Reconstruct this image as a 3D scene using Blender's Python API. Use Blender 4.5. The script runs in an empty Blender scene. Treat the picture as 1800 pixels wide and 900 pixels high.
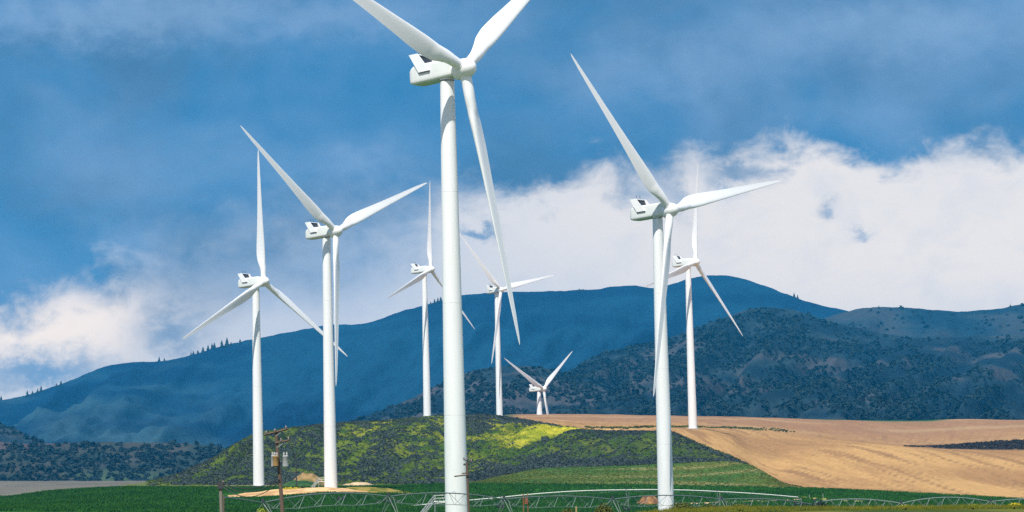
import bpy, math, random
import numpy as np
from mathutils import Matrix, Vector

random.seed(7)
rng = np.random.default_rng(7)
SC = bpy.context.scene
COL = SC.collection
R = math.radians

# ------------------------------------------------------------------ camera
F, PITCH, ROLL = 4600.0, R(5.3), R(-1.4)          # focal length in pixels of the 1800 px wide photograph
_r0 = np.array([1, 0, 0.]); _u0 = np.array([0, -math.sin(PITCH), math.cos(PITCH)])
FW = np.array([0, math.cos(PITCH), math.sin(PITCH)])
RT = math.cos(ROLL) * _r0 + math.sin(ROLL) * _u0
UP = -math.sin(ROLL) * _r0 + math.cos(ROLL) * _u0

cam_data = bpy.data.cameras.new('camera')
cam_data.sensor_width = 36.0
cam_data.lens = 36.0 * F / 1800.0
cam_data.clip_start = 0.5
cam_data.clip_end = 40000
cam = bpy.data.objects.new('camera', cam_data)
COL.objects.link(cam)
M3 = Matrix(((RT[0], UP[0], -FW[0]), (RT[1], UP[1], -FW[1]), (RT[2], UP[2], -FW[2])))
cam.matrix_world = M3.to_4x4()
SC.camera = cam


def unproj(px, py, D):
    """world point seen at photo pixel (px, py) standing D metres ahead"""
    px = np.asarray(px, float); py = np.asarray(py, float); D = np.asarray(D, float)
    px, py, D = np.broadcast_arrays(px, py, D)
    d = FW + RT * ((px[..., None] - 900) / F) + UP * ((450 - py[..., None]) / F)
    return d * (D / d[..., 1])[..., None]


def proj(p):
    p = np.asarray(p, float)
    z = p @ FW
    return 900 + F * (p @ RT) / z, 450 - F * (p @ UP) / z


# ------------------------------------------------------------------ world, sun, exposure
SUN_EL, SUN_AZ = R(56), R(196)       # the sun stands high behind the camera, a little to its left
sd = np.array([math.sin(SUN_AZ) * math.cos(SUN_EL), math.cos(SUN_AZ) * math.cos(SUN_EL), math.sin(SUN_EL)])
sun_data = bpy.data.lights.new('sun', 'SUN')
sun_data.energy = 5.0
sun_data.angle = R(0.5)
sun_data.color = (1.0, 0.955, 0.88)
sun = bpy.data.objects.new('sun', sun_data)
COL.objects.link(sun)
sun.rotation_euler = Vector(sd).to_track_quat('Z', 'Y').to_euler()

SC.view_settings.view_transform = 'Standard'
SC.view_settings.look = 'None'
SC.view_settings.exposure = 0.25
SC.view_settings.gamma = 1.0
SC.cycles.use_denoising = False
SC.cycles.max_bounces = 5
SC.cycles.diffuse_bounces = 2
SC.cycles.glossy_bounces = 2
SC.cycles.volume_bounces = 0
SC.cycles.transparent_max_bounces = 4


class NT:
    def __init__(self, tree):
        self.t = tree; self.n = tree.nodes; self.l = tree.links

    def put(self, sock, v):
        if isinstance(v, bpy.types.NodeSocket):
            self.l.new(v, sock)
        elif isinstance(v, (tuple, list)) and len(v) == 3 and sock.type == 'RGBA':
            sock.default_value = (*v, 1)
        else:
            sock.default_value = v

    def math(self, op, a, b=0.0, c=0.0, clamp=False):
        n = self.n.new('ShaderNodeMath'); n.operation = op; n.use_clamp = clamp
        self.put(n.inputs[0], a); self.put(n.inputs[1], b)
        if len(n.inputs) > 2: self.put(n.inputs[2], c)
        return n.outputs[0]

    def mix(self, f, a, b):
        n = self.n.new('ShaderNodeMix'); n.data_type = 'RGBA'
        self.put(n.inputs[0], f); self.put(n.inputs[6], a); self.put(n.inputs[7], b)
        return n.outputs[2]

    def sstep(self, x, lo, hi):
        n = self.n.new('ShaderNodeMapRange'); n.interpolation_type = 'SMOOTHSTEP'
        self.put(n.inputs[0], x); self.put(n.inputs[1], lo); self.put(n.inputs[2], hi)
        return n.outputs[0]

    def noise(self, vec, scale, detail=5, rough=.55, dist=0.0):
        n = self.n.new('ShaderNodeTexNoise')
        if vec is not None: self.l.new(vec, n.inputs['Vector'])
        n.inputs['Scale'].default_value = scale; n.inputs['Detail'].default_value = detail
        n.inputs['Roughness'].default_value = rough; n.inputs['Distortion'].default_value = dist
        return n.outputs[0]

    def xyz(self, x, y, z=0.0):
        n = self.n.new('ShaderNodeCombineXYZ')
        self.put(n.inputs[0], x); self.put(n.inputs[1], y); self.put(n.inputs[2], z)
        return n.outputs[0]

    def curve(self, x, pts):
        n = self.n.new('ShaderNodeFloatCurve')
        c = n.mapping.curves[0]
        while len(c.points) < len(pts): c.points.new(0.5, 0.5)
        for p, (a, b) in zip(c.points, pts):
            p.location = (a, b); p.handle_type = 'AUTO_CLAMPED'
        n.mapping.use_clip = False
        n.mapping.extend = 'HORIZONTAL'
        n.mapping.update()
        self.put(n.inputs['Value'], x)
        return n.outputs[0]


world = bpy.data.worlds.new('World')
SC.world = world
world.use_nodes = True
w = NT(world.node_tree)
w.n.clear()
tc = w.n.new('ShaderNodeTexCoord').outputs['Generated']
sep = w.n.new('ShaderNodeSeparateXYZ'); w.l.new(tc, sep.inputs[0])
az = w.math('ARCTAN2', sep.outputs[0], sep.outputs[1])
el = w.math('ARCSINE', sep.outputs[2])
U = w.math('DIVIDE', az, 0.2)
V = w.math('DIVIDE', el, 0.2)


def uv(px, py):
    p = unproj(px, py, 100.0)
    return math.atan2(p[0], p[1]) / 0.2, math.asin(p[2] / np.linalg.norm(p)) / 0.2


U01 = w.math('MULTIPLY_ADD', U, 1 / 2.4, .5)
pts = [(0, 560), (60, 545), (130, 515), (200, 498), (270, 500), (340, 500), (430, 480), (520, 465), (620, 450), (720, 415),
       (820, 345), (900, 345), (960, 343), (1010, 315), (1060, 305), (1110, 330), (1160, 320), (1210, 285), (1300, 285), (1380, 268),
       (1450, 255), (1510, 268), (1570, 288), (1640, 280), (1720, 268), (1800, 262)]
bp = []
for a, b in pts:
    q = uv(a, b); bp.append(((q[0] + 1.2) / 2.4, q[1]))
bound = w.curve(U01, bp)
wp = []
for a, b in [(0, .05), (200, .06), (300, .14), (500, .17), (700, .15), (820, .07), (960, .045), (1200, .06), (1450, .035), (1800, .05)]:
    q = uv(a, 400); wp.append(((q[0] + 1.2) / 2.4, b))
soft = w.curve(U01, wp)
P = w.xyz(w.math('MULTIPLY', U, 1.0), w.math('MULTIPLY', V, 1.35), 0.3)
n_big = w.noise(P, 3.0, 3, .5, .3)
n_mid = w.noise(P, 8.0, 7, .58, .35)
n_fine = w.noise(P, 20.0, 6, .62, .2)
nn = w.math('ADD', w.math('MULTIPLY', w.math('SUBTRACT', n_mid, .5), .21), w.math('MULTIPLY', w.math('SUBTRACT', n_fine, .5), .06))
d = w.math('SUBTRACT', w.math('ADD', bound, nn), V)
t = w.sstep(w.math('DIVIDE', d, soft), -1.0, 1.0)
# small dark scraps of cloud drifting before the bright bank, and bright scraps in the dark one
wx = w.math('ADD', U, w.math('MULTIPLY', w.math('SUBTRACT', n_mid, .5), .12))
wy = w.math('ADD', V, w.math('MULTIPLY', w.math('SUBTRACT', n_fine, .5), .12))


def blob(px, py, rx, ry):
    q = uv(px, py)
    dx = w.math('DIVIDE', w.math('SUBTRACT', wx, q[0]), rx / F / .2)
    dy = w.math('DIVIDE', w.math('SUBTRACT', wy, q[1]), ry / F / .2)
    r2 = w.math('ADD', w.math('MULTIPLY', dx, dx), w.math('MULTIPLY', dy, dy))
    return w.math('EXPONENT', w.math('MULTIPLY', r2, -1.0))


for (a, b, rx, ry, k) in [(848, 408, 22, 12, .8), (1290, 303, 40, 24, .75), (1458, 366, 18, 16, .6), (1526, 406, 14, 9, .5), (1185, 345, 22, 40, .5),
                          (290, 590, 60, 40, .65), (190, 520, 32, 16, .3), (70, 652, 110, 30, .85), (330, 575, 70, 40, .4), (420, 470, 120, 50, .25), (640, 500, 90, 40, .12), (1730, 262, 60, 14, .5)]:
    t = w.math('MULTIPLY', t, w.math('SUBTRACT', 1.0, w.math('MULTIPLY', blob(a, b, rx, ry), k)))
lav = w.math('MULTIPLY_ADD', w.sstep(n_big, .36, .72), .42, .06)
for (a, b, rx, ry, k) in [(110, 20, 260, 55, .75), (560, 30, 280, 40, .4), (1150, 130, 240, 50, .3), (1600, 50, 320, 60, .42), (250, 430, 50, 50, .55),
                          (180, 330, 90, 80, .2), (640, 280, 90, 30, .3), (1500, 200, 300, 30, .12)]:
    lav = w.math('ADD', lav, w.math('MULTIPLY', w.math('MULTIPLY', blob(a, b, rx, ry), k), w.math('ADD', .4, n_mid)))
lav = w.math('ADD', lav, w.math('MULTIPLY', w.sstep(V, 1.1, 3.0), .45))          # paler cloud added overhead, out of view, for neutral ambient light
lav = w.math('ADD', lav, w.math('MULTIPLY', w.math('SUBTRACT', n_mid, .5), .35))
lav = w.math('MINIMUM', w.math('MAXIMUM', lav, 0.0), 1.0)
nish = w.n.new('ShaderNodeTexSky')
nish.sky_type = 'NISHITA'; nish.sun_disc = False
nish.sun_elevation = SUN_EL; nish.sun_rotation = SUN_AZ
bg_sky = w.n.new('ShaderNodeBackground')
w.l.new(nish.outputs[0], bg_sky.inputs[0]); bg_sky.inputs[1].default_value = 0.1
C_DARK, C_LAV, C_MID, C_WHITE, C_WARM = (0.016, 0.165, 0.372), (0.21, 0.34, 0.54), (0.36, 0.465, 0.64), (0.88, 0.79, 0.715), (1.32, 1.05, 0.80)
n_slate = w.noise(w.xyz(U, w.math('MULTIPLY', V, 1.7), 4.7), 2.1, 5, .55, .4)
C_DK2 = w.mix(w.math('MULTIPLY', w.sstep(n_slate, .40, .66), .75), C_DARK, (0.036, 0.118, 0.235))
dark = w.mix(lav, C_DK2, C_LAV)
warm = w.math('MINIMUM', w.math('ADD', w.math('MULTIPLY', blob(90, 560, 330, 90), 1.1), w.math('MULTIPLY', blob(1700, 480, 500, 110), .25)), 1.0)
bright = w.mix(warm, C_WHITE, C_WARM)
bright = w.mix(w.math('MULTIPLY', w.sstep(n_mid, .45, .7), .16), bright, C_MID)
# the middle of the picture, where the bank is thin, stays lavender
thin = w.math('MULTIPLY', blob(520, 470, 330, 130), .62)
bright = w.mix(thin, bright, C_MID)
cloud = w.mix(t, dark, bright)
bg_cl = w.n.new('ShaderNodeBackground')
w.l.new(cloud, bg_cl.inputs[0]); bg_cl.inputs[1].default_value = 1.0
mx = w.n.new('ShaderNodeMixShader'); mx.inputs[0].default_value = 0.92
w.l.new(bg_sky.outputs[0], mx.inputs[1]); w.l.new(bg_cl.outputs[0], mx.inputs[2])
wo = w.n.new('ShaderNodeOutputWorld')
w.l.new(mx.outputs[0], wo.inputs[0])


# ------------------------------------------------------------------ helpers
def pchip(x, xp, fp):
    xp = np.asarray(xp, float); fp = np.asarray(fp, float)
    h = np.diff(xp); dl = np.diff(fp) / h
    m = np.zeros_like(fp)
    if len(xp) > 2:
        w1 = 2 * h[1:] + h[:-1]; w2 = h[1:] + 2 * h[:-1]
        with np.errstate(divide='ignore', invalid='ignore'):
            hm = (w1 + w2) / (w1 / dl[:-1] + w2 / dl[1:])
        m[1:-1] = np.where(dl[:-1] * dl[1:] > 0, hm, 0)
    m[0] = dl[0]; m[-1] = dl[-1]
    x = np.clip(np.asarray(x, float), xp[0], xp[-1])
    i = np.clip(np.searchsorted(xp, x) - 1, 0, len(h) - 1)
    s = (x - xp[i]) / h[i]
    return ((1 + 2 * s) * (1 - s) ** 2 * fp[i] + s * (1 - s) ** 2 * h[i] * m[i] + s * s * (3 - 2 * s) * fp[i + 1] + s * s * (s - 1) * h[i] * m[i + 1])


def _hash(ix, iy, seed):
    h = (ix.astype(np.int64) * 374761393 + iy.astype(np.int64) * 668265263 + seed * 974711) & 0x7fffffff
    h = ((h ^ (h >> 13)) * 1274126177) & 0x7fffffff
    return ((h ^ (h >> 16)) & 0xffff) / 65535.0


def vnoise(x, y, seed=0):
    ix = np.floor(x); iy = np.floor(y); fx = x - ix; fy = y - iy
    fx = fx * fx * (3 - 2 * fx); fy = fy * fy * (3 - 2 * fy)
    a = _hash(ix, iy, seed); b = _hash(ix + 1, iy, seed); c = _hash(ix, iy + 1, seed); e = _hash(ix + 1, iy + 1, seed)
    return (a * (1 - fx) + b * fx) * (1 - fy) + (c * (1 - fx) + e * fx) * fy


def fbm(x, y, seed=0, oct=4, gain=.5):
    s = 0; a = 1; tot = 0
    for o in range(oct):
        s = s + a * vnoise(x * 2 ** o + 17.3 * o, y * 2 ** o - 9.1 * o, seed + o); tot += a; a *= gain
    return s / tot


def sm(x, a, b):
    t = np.clip((x - a) / (b - a), 0, 1)
    return t * t * (3 - 2 * t)


def lerp(a, b, t):
    a = np.asarray(a, float); b = np.asarray(b, float)
    return a + (b - a) * t[..., None]


def mesh_np(name, co, faces, mat=None, smooth=False, colors=None):
    """co (n,3), faces (m,k) as numpy arrays"""
    co = np.asarray(co, np.float32); faces = np.asarray(faces, np.int32)
    me = bpy.data.meshes.new(name)
    k = faces.shape[1]
    me.vertices.add(len(co)); me.vertices.foreach_set('co', co.ravel())
    me.loops.add(faces.size); me.loops.foreach_set('vertex_index', faces.ravel())
    me.polygons.add(len(faces))
    me.polygons.foreach_set('loop_start', np.arange(0, faces.size, k, dtype=np.int32))
    me.polygons.foreach_set('loop_total', np.full(len(faces), k, np.int32))
    if smooth: me.polygons.foreach_set('use_smooth', np.ones(len(faces), bool))
    me.update(calc_edges=True)
    if colors is not None:
        ca = me.color_attributes.new('Col', 'FLOAT_COLOR', 'POINT')
        ca.data.foreach_set('color', np.concatenate([colors, np.ones((len(colors), 1))], 1).astype(np.float32).ravel())
    if mat: me.materials.append(mat)
    return me


def link(name, me, parent=None, loc=None, **props):
    o = bpy.data.objects.new(name, me)
    COL.objects.link(o)
    if parent: o.parent = parent
    if loc is not None: o.location = loc
    for k, v in props.items(): o[k] = v
    return o


def empty(name, loc, label, cat, group=None, rz=0.0):
    o = bpy.data.objects.new(name, None)
    COL.objects.link(o)
    o.location = loc; o.rotation_euler = (0, 0, rz); o.empty_display_size = 1
    o['label'] = label; o['category'] = cat
    if group: o['group'] = group
    return o


class MB:
    def __init__(self): self.v = []; self.f = []

    def add(self, vs, fs):
        b = len(self.v); self.v += [tuple(map(float, p)) for p in vs]; self.f += [tuple(i + b for i in q) for q in fs]

    def box(self, c, s, rot=None):
        vs = []
        for x in (-.5, .5):
            for y in (-.5, .5):
                for z in (-.5, .5):
                    p = Vector((x * s[0], y * s[1], z * s[2]))
                    if rot: p = rot @ p
                    vs.append((p.x + c[0], p.y + c[1], p.z + c[2]))
        self.add(vs, [(0, 1, 3, 2), (4, 6, 7, 5), (0, 4, 5, 1), (2, 3, 7, 6), (0, 2, 6, 4), (1, 5, 7, 3)])
        return self

    def tube(self, pts, r, n=6, cap=True):
        pts = [Vector(p) for p in pts]
        rs = r if isinstance(r, (list, tuple)) else [r] * len(pts)
        rings = []
        up = None
        for i, p in enumerate(pts):
            d = (pts[min(i + 1, len(pts) - 1)] - pts[max(i - 1, 0)]).normalized()
            if up is None: up = Vector((0, 0, 1)) if abs(d.z) < .9 else Vector((1, 0, 0))
            a = d.cross(up).normalized(); b = a.cross(d).normalized()
            rings.append([p + a * (rs[i] * math.cos(2 * math.pi * k / n)) + b * (rs[i] * math.sin(2 * math.pi * k / n)) for k in range(n)])
        vs = [q for g in rings for q in g]; fs = []
        for i in range(len(pts) - 1):
            for k in range(n):
                fs.append((i * n + k, i * n + (k + 1) % n, (i + 1) * n + (k + 1) % n, (i + 1) * n + k))
        if cap:
            fs.append(tuple(reversed(range(n)))); fs.append(tuple((len(pts) - 1) * n + k for k in range(n)))
        self.add(vs, fs)
        return self

    def lathe(self, prof, n=24, axis='z'):
        """prof: (radius, height) list, bottom to top"""
        vs = []; fs = []
        for (r, h) in prof:
            for k in range(n):
                a = 2 * math.pi * k / n
                vs.append((r * math.cos(a), r * math.sin(a), h) if axis == 'z' else (h, r * math.cos(a), r * math.sin(a)))
        for i in range(len(prof) - 1):
            for k in range(n):
                fs.append((i * n + k, i * n + (k + 1) % n, (i + 1) * n + (k + 1) % n, (i + 1) * n + k))
        fs.append(tuple(reversed(range(n)))); fs.append(tuple((len(prof) - 1) * n + k for k in range(n)))
        self.add(vs, fs)
        return self

    def mesh(self, name, mat, smooth=False, angle=35):
        me = bpy.data.meshes.new(name)
        me.from_pydata(self.v, [], self.f)
        me.update()
        if smooth:
            me.polygons.foreach_set('use_smooth', [True] * len(me.polygons))
            me.set_sharp_from_angle(angle=R(angle))
        if mat: me.materials.append(mat)
        return me

    def build(self, name, mat, parent=None, smooth=False, angle=35, loc=None, **props):
        return link(name, self.mesh(name, mat, smooth, angle), parent, loc, **props)


# ------------------------------------------------------------------ materials
def mat_paint(name, base, rough=.4, var=.06, scale=.6, streak=True, metal=0.0):
    m = bpy.data.materials.new(name); m.use_nodes = True
    g = NT(m.node_tree); b = g.n['Principled BSDF']
    co = g.n.new('ShaderNodeTexCoord').outputs['Object']
    mp = g.n.new('ShaderNodeMapping'); g.l.new(co, mp.inputs[0])
    mp.inputs['Scale'].default_value = (1, 1, .12 if streak else 1)
    n = g.noise(mp.outputs[0], scale, 6, .6)
    n2 = g.noise(co, scale * 7, 3, .6)
    f = g.math('ADD', g.math('MULTIPLY', g.sstep(n, .4, .75), .8), g.math('MULTIPLY', n2, .3), clamp=True)
    darkc = tuple(c * (1 - 4 * var) * k for c, k in zip(base, (1, .98, .94)))
    g.put(b.inputs['Base Color'], g.mix(g.math('MULTIPLY', f, .5), base, darkc))
    b.inputs['Roughness'].default_value = rough
    b.inputs['Metallic'].default_value = metal
    g.put(b.inputs['Roughness'], g.math('MULTIPLY_ADD', n2, .2, rough - .1))
    return m


def mat_ground(name, fine=1.2, amp=.35, bump=.4, stretch=(1, 1, 1), rough=.95, rot=0.0, furrow=False):
    """colour comes from the mesh's own Col attribute; grain and relief from noise"""
    m = bpy.data.materials.new(name); m.use_nodes = True
    g = NT(m.node_tree); b = g.n['Principled BSDF']
    at = g.n.new('ShaderNodeVertexColor'); at.layer_name = 'Col'
    co = g.n.new('ShaderNodeTexCoord').outputs['Object']
    mp = g.n.new('ShaderNodeMapping'); g.l.new(co, mp.inputs[0])
    mp.vector_type = 'TEXTURE' if furrow else 'POINT'
    mp.inputs['Scale'].default_value = stretch; mp.inputs['Rotation'].default_value = (0, 0, rot)
    n = g.noise(mp.outputs[0], fine, 6, .65)
    n2 = g.noise(mp.outputs[0], fine * .13, 4, .6)
    k = g.math('ADD', g.math('MULTIPLY', g.math('SUBTRACT', n, .5), amp * 3.0), g.math('MULTIPLY', g.math('SUBTRACT', n2, .5), amp * 1.2))
    k = g.math('MAXIMUM', g.math('ADD', 1.0, k), .15)
    mul = g.n.new('ShaderNodeVectorMath'); mul.operation = 'SCALE'
    g.l.new(at.outputs[0], mul.inputs[0]); g.put(mul.inputs['Scale'], k)
    g.l.new(mul.outputs[0], b.inputs['Base Color'])
    b.inputs['Roughness'].default_value = rough
    b.inputs['Specular IOR Level'].default_value = .1
    if bump:
        bn = g.n.new('ShaderNodeBump'); bn.inputs['Strength'].default_value = bump; bn.inputs['Distance'].default_value = .5 / fine
        g.l.new(n, bn.inputs['Height']); g.l.new(bn.outputs[0], b.inputs['Normal'])
    return m


def mat_leaf(name, c1, c2, scale=.4):
    m = bpy.data.materials.new(name); m.use_nodes = True
    g = NT(m.node_tree); b = g.n['Principled BSDF']
    geo = g.n.new('ShaderNodeNewGeometry')
    n = g.noise(geo.outputs['Position'], scale, 3, .6)
    f = g.math('ADD', g.math('MULTIPLY', geo.outputs['Random Per Island'], .7), g.math('MULTIPLY', g.sstep(n, .35, .65), .4), clamp=True)
    g.put(b.inputs['Base Color'], g.mix(f, c1, c2))
    b.inputs['Roughness'].default_value = .8
    b.inputs['Specular IOR Level'].default_value = .15
    return m


M_WHITE = mat_paint('white turbine paint', (.82, .82, .81), .42, .045, .5)
M_BLADE = mat_paint('white blade gelcoat', (.83, .83, .83), .38, .015, .3, False)
M_GREYW = mat_paint('pale grey nacelle paint', (.74, .76, .74), .5, .04, .8)
M_RAD = mat_paint('dark radiator', (.03, .035, .045), .6, .05, 3, False)
M_SEAM = mat_paint('flange grey', (.66, .67, .67), .5, .05, 2, False)
M_CONC = mat_paint('concrete', (.42, .41, .38), .9, .08, 2, False)
M_GALV = mat_paint('galvanised steel', (.34, .37, .36), .45, .08, 1.5, False, .35)
M_LEG = mat_paint('weathered leg steel', (.24, .26, .25), .55, .08, 1.5, False, .3)
M_PIPEW = mat_paint('sunlit pale pipe', (.72, .74, .66), .5, .06, 1.5, False)
M_PIPED = mat_paint('weathered pipe', (.16, .19, .19), .55, .08, 1.5, False)
M_STEEL = mat_paint('dull stair steel', (.40, .42, .42), .5, .06, 2, False, .3)
M_STEELD = mat_paint('brown glazed porcelain', (.16, .13, .11), .35, .05, 2, False)
M_WOOD = mat_paint('weathered pole wood', (.13, .085, .06), .9, .1, 3)
M_WOODG = mat_paint('grey pole wood', (.21, .185, .15), .9, .1, 3)
M_DARKP = mat_paint('dark pole', (.03, .035, .035), .7, .1, 3)
M_CAN = mat_paint('grey transformer paint', (.36, .38, .38), .5, .06, 3)
M_CANR = mat_paint('rusting transformer paint', (.36, .22, .08), .7, .1, 3)
M_WIRE = mat_paint('dark cable', (.04, .04, .04), .6, .05, 3, False)
M_RUST = mat_paint('rusty box paint', (.30, .09, .04), .8, .1, 3, False)
M_TYRE = mat_paint('black tyre', (.03, .03, .03), .9, .05, 3, False)
M_BARK = mat_paint('bark', (.08, .06, .045), .95, .1, 2)
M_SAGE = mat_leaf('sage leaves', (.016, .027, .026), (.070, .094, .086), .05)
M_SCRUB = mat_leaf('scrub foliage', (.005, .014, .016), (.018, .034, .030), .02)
M_FIR = mat_leaf('fir needles', (.012, .028, .024), (.03, .05, .04), .05)
M_OLIVE = mat_leaf('olive leaves', (.035, .050, .012), (.13, .14, .03), 2)
M_LIME = mat_leaf('lime leaves', (.12, .20, .015), (.36, .42, .04), 2)
M_YELL = mat_leaf('yellow blossom', (.30, .26, .01), (.70, .55, .02), 2)
M_GRASS = mat_leaf('verge grass', (.035, .075, .008), (.24, .22, .025), .25)
M_CROP = mat_leaf('crop leaves', (.008, .054, .005), (.030, .118, .010), .03)
M_STRAW = mat_leaf('dry straw', (.35, .24, .10), (.6, .42, .18), .5)

# ------------------------------------------------------------------ terrain: knots across the view, near to far
XR = [-900, 2700]


def cv(*pts):
    xs = [p[0] for p in pts]; ys = [p[1] for p in pts]
    if xs[0] > XR[0]: xs = [XR[0]] + xs; ys = [ys[0]] + ys
    if xs[-1] < XR[1]: xs = xs + [XR[1]]; ys = ys + [ys[-1]]
    return xs, ys


def ev(c, px):
    return pchip(px, c[0], c[1])


K = [   # (distance across the view, height across the view as seen from the camera)
    (cv((0, 110)), cv((-900, 935), (0, 925), (400, 915), (900, 908), (1100, 903), (1200, 896), (1300, 893), (1500, 893), (1800, 890))),
    (cv((0, 200)), cv((0, 938), (900, 938), (1800, 930))),
    (cv((0, 330)), cv((0, 925), (900, 932), (1800, 925))),
    (cv((0, 480)), cv((0, 906), (400, 914), (800, 926), (1170, 926), (1800, 915))),
    (cv((0, 645)), cv((0, 892), (400, 893), (600, 890), (800, 905), (1000, 908), (1180, 914), (1400, 905), (1800, 900))),
    (cv((0, 790)), cv((0, 881), (250, 868), (400, 873), (520, 865), (579, 862), (650, 866), (750, 872), (1000, 878), (1180, 882), (1400, 878), (1800, 887))),
    (cv((0, 900)), cv((-900, 880), (0, 873), (100, 862), (250, 855.5), (450, 856), (600, 855), (700, 853), (820, 850), (1000, 851), (1180, 853), (1400, 857.5), (1600, 866), (1800, 877), (2700, 915))),
    (cv((300, 1000), (820, 985), (960, 1030), (1180, 1020), (1280, 1005), (1310, 990), (1400, 912)),
     cv((-900, 878), (0, 868), (100, 859), (230, 854.5), (300, 853), (450, 852.5), (600, 852), (780, 850), (830, 847), (880, 837), (960, 823), (1060, 820), (1180, 815), (1280, 811), (1310, 815.5), (1400, 856.5), (1600, 865), (1800, 876), (2700, 914))),
    (cv((200, 1120), (250, 1060), (300, 1080), (400, 1150), (450, 1220), (600, 1300), (740, 1345), (850, 1355), (890, 1370), (960, 1330), (1060, 1235), (1180, 1130), (1240, 1080), (1280, 1045), (1310, 1015), (1400, 930)),
     cv((-900, 868), (0, 857), (100, 853), (200, 851.5), (230, 852), (270, 845), (300, 838), (350, 818), (400, 790), (430, 772), (450, 762), (500, 754), (560, 747), (600, 743), (680, 739),
        (740, 734), (800, 731), (850, 729), (890, 733), (920, 737), (950, 742), (1000, 750.5), (1060, 757), (1120, 758), (1180, 760), (1200, 768), (1240, 786), (1280, 801), (1310, 814), (1400, 855.5), (1600, 864), (1800, 875), (2700, 913))),
    (cv((200, 1400), (400, 1500), (850, 1520), (890, 1500), (960, 1440), (1060, 1330), (1180, 1200), (1220, 1195), (1280, 1210), (1310, 1230), (1360, 1250)),
     cv((-900, 856), (0, 851), (200, 848), (300, 848), (400, 832), (450, 775), (600, 750), (740, 739), (850, 734), (890, 733.5), (960, 740), (1060, 750), (1180, 753), (1220, 754.5), (1280, 768), (1320, 788), (1360, 793), (1400, 789),
        (1450, 785), (1500, 783), (1600, 788), (1700, 795), (1800, 798), (2700, 805))),
    (cv((200, 1700), (850, 1750), (890, 1680), (1060, 1550), (1180, 1480), (1310, 1450), (1800, 1480)),
     cv((0, 847), (300, 846), (400, 838), (450, 790), (600, 757), (740, 746), (850, 739), (890, 734.5), (960, 736), (1060, 743), (1180, 746), (1310, 756), (1400, 766), (1500, 775), (1600, 783), (1700, 779), (1800, 773))),
    (cv((200, 2050), (1800, 2050)),
     cv((0, 846), (300, 846), (400, 845), (450, 822), (600, 775), (740, 760), (850, 745), (890, 733.5), (920, 732.5), (1000, 732.5), (1150, 735), (1300, 738), (1400, 740), (1600, 741.5), (1700, 739), (1800, 741))),
    (cv((0, 2650)), cv((0, 846), (300, 847), (450, 850), (890, 775), (1800, 775))),
    (cv((0, 12500)), cv((0, 868), (1800, 868))),
]
PXS = np.unique(np.concatenate([np.arange(-900, -60, 40), np.arange(-60, 1861, 4), np.arange(1880, 2701, 40)])).astype(float)
KD = np.array([ev(k[0], PXS) for k in K]); KY = np.array([ev(k[1], PXS) for k in K])
NC = len(PXS)


def column_profile(Ds, Ys, D):
    return pchip(D, Ds, Ys)


def terr_y(px, D):
    Ds = [float(ev(k[0], px)) for k in K]; Ys = [float(ev(k[1], px)) for k in K]
    # height, not pixel row, is what runs smoothly along the ground
    zs = [float(unproj(px, y, dd)[2]) for y, dd in zip(Ys, Ds)]
    return pchip(np.asarray(D, float), Ds, zs)


def ground_at(px, D):
    """world point on the ground D metres ahead in the direction of photo column px"""
    z = float(terr_y(px, D))
    p = unproj(px, 850.0, D)
    for _ in range(3):
        _, yy = proj(np.array([p[0], D, z])); p = unproj(px, yy, D)
    return np.array([p[0], D, z])


def ground_hit(px, py, d0, d1, n=300):
    Ds = np.linspace(d0, d1, n)
    zt = terr_y(px, Ds); zr = unproj(px, py, Ds)[:, 2]
    k = np.where(zt >= zr)[0]
    return float(Ds[k[0]]) if len(k) else float(d1)


COUNTS = [6, 8, 12, 14, 16, 16, 22, 80, 30, 16, 14, 10, 12]
GRID = []       # world grid strip by strip
for s in range(len(K) - 1):
    n = COUNTS[s]
    tt = np.linspace(0, 1, n + 1)
    P3 = np.zeros((n + 1, NC, 3))
    GRID.append(P3)
for c in range(NC):
    Ds = KD[:, c]; zs = unproj(PXS[c], KY[:, c], Ds)[:, 2]
    for s in range(len(K) - 1):
        n = COUNTS[s]
        D = Ds[s] + (Ds[s + 1] - Ds[s]) * np.linspace(0, 1, n + 1)
        z = pchip(D, Ds, zs)
        p = unproj(PXS[c], 860.0, D)
        for _ in range(2):
            _, yy = proj(np.stack([p[:, 0], D, z], 1)); p = unproj(PXS[c], yy, D)
        GRID[s][:, c, 0] = p[:, 0]; GRID[s][:, c, 1] = D; GRID[s][:, c, 2] = z
# small relief, zero on the strip borders
_g = GRID[7]; _t = np.linspace(0, 1, _g.shape[0])[:, None]
_q = (PXS[None] - 620) / 60 - _t * 2.2
_gul = np.abs(fbm(_q * 1.3, _t * 1.4 + 2, 33, 3) * 2 - 1)
_g[:, :, 2] += np.where(_t > 0, 1, 1) * np.sin(math.pi * _t) ** .8 * (_gul - .25) * 6.0 * sm(PXS, 280, 420)[None] * sm(1250 - PXS, 0, 120)[None]
for s, amp in ((2, .10), (3, .15), (4, .2), (5, .2), (7, 1.4), (8, .8), (9, .8), (10, .8)):
    g = GRID[s]; n = g.shape[0]
    env = np.sin(np.linspace(0, math.pi, n))[:, None] ** .6
    g[:, :, 2] += amp * env * (fbm(g[:, :, 0] / 22, g[:, :, 1] / 28, 3 + s, 4) - .5) * 2


def grid_faces(nr, nc):
    i = np.arange(nr - 1)[:, None] * nc + np.arange(nc - 1)[None]
    return np.stack([i, i + 1, i + nc + 1, i + nc], -1).reshape(-1, 4)


def strip_obj(name, parts, mat, colfun, **props):
    g = np.concatenate([p if k == 0 else p[1:] for k, p in enumerate(parts)], 0)
    nr, nc = g.shape[:2]
    colr = colfun(g)
    me = mesh_np(name, g.reshape(-1, 3), grid_faces(nr, nc), mat, True, colr.reshape(-1, 3))
    return link(name, me, **props)


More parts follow.
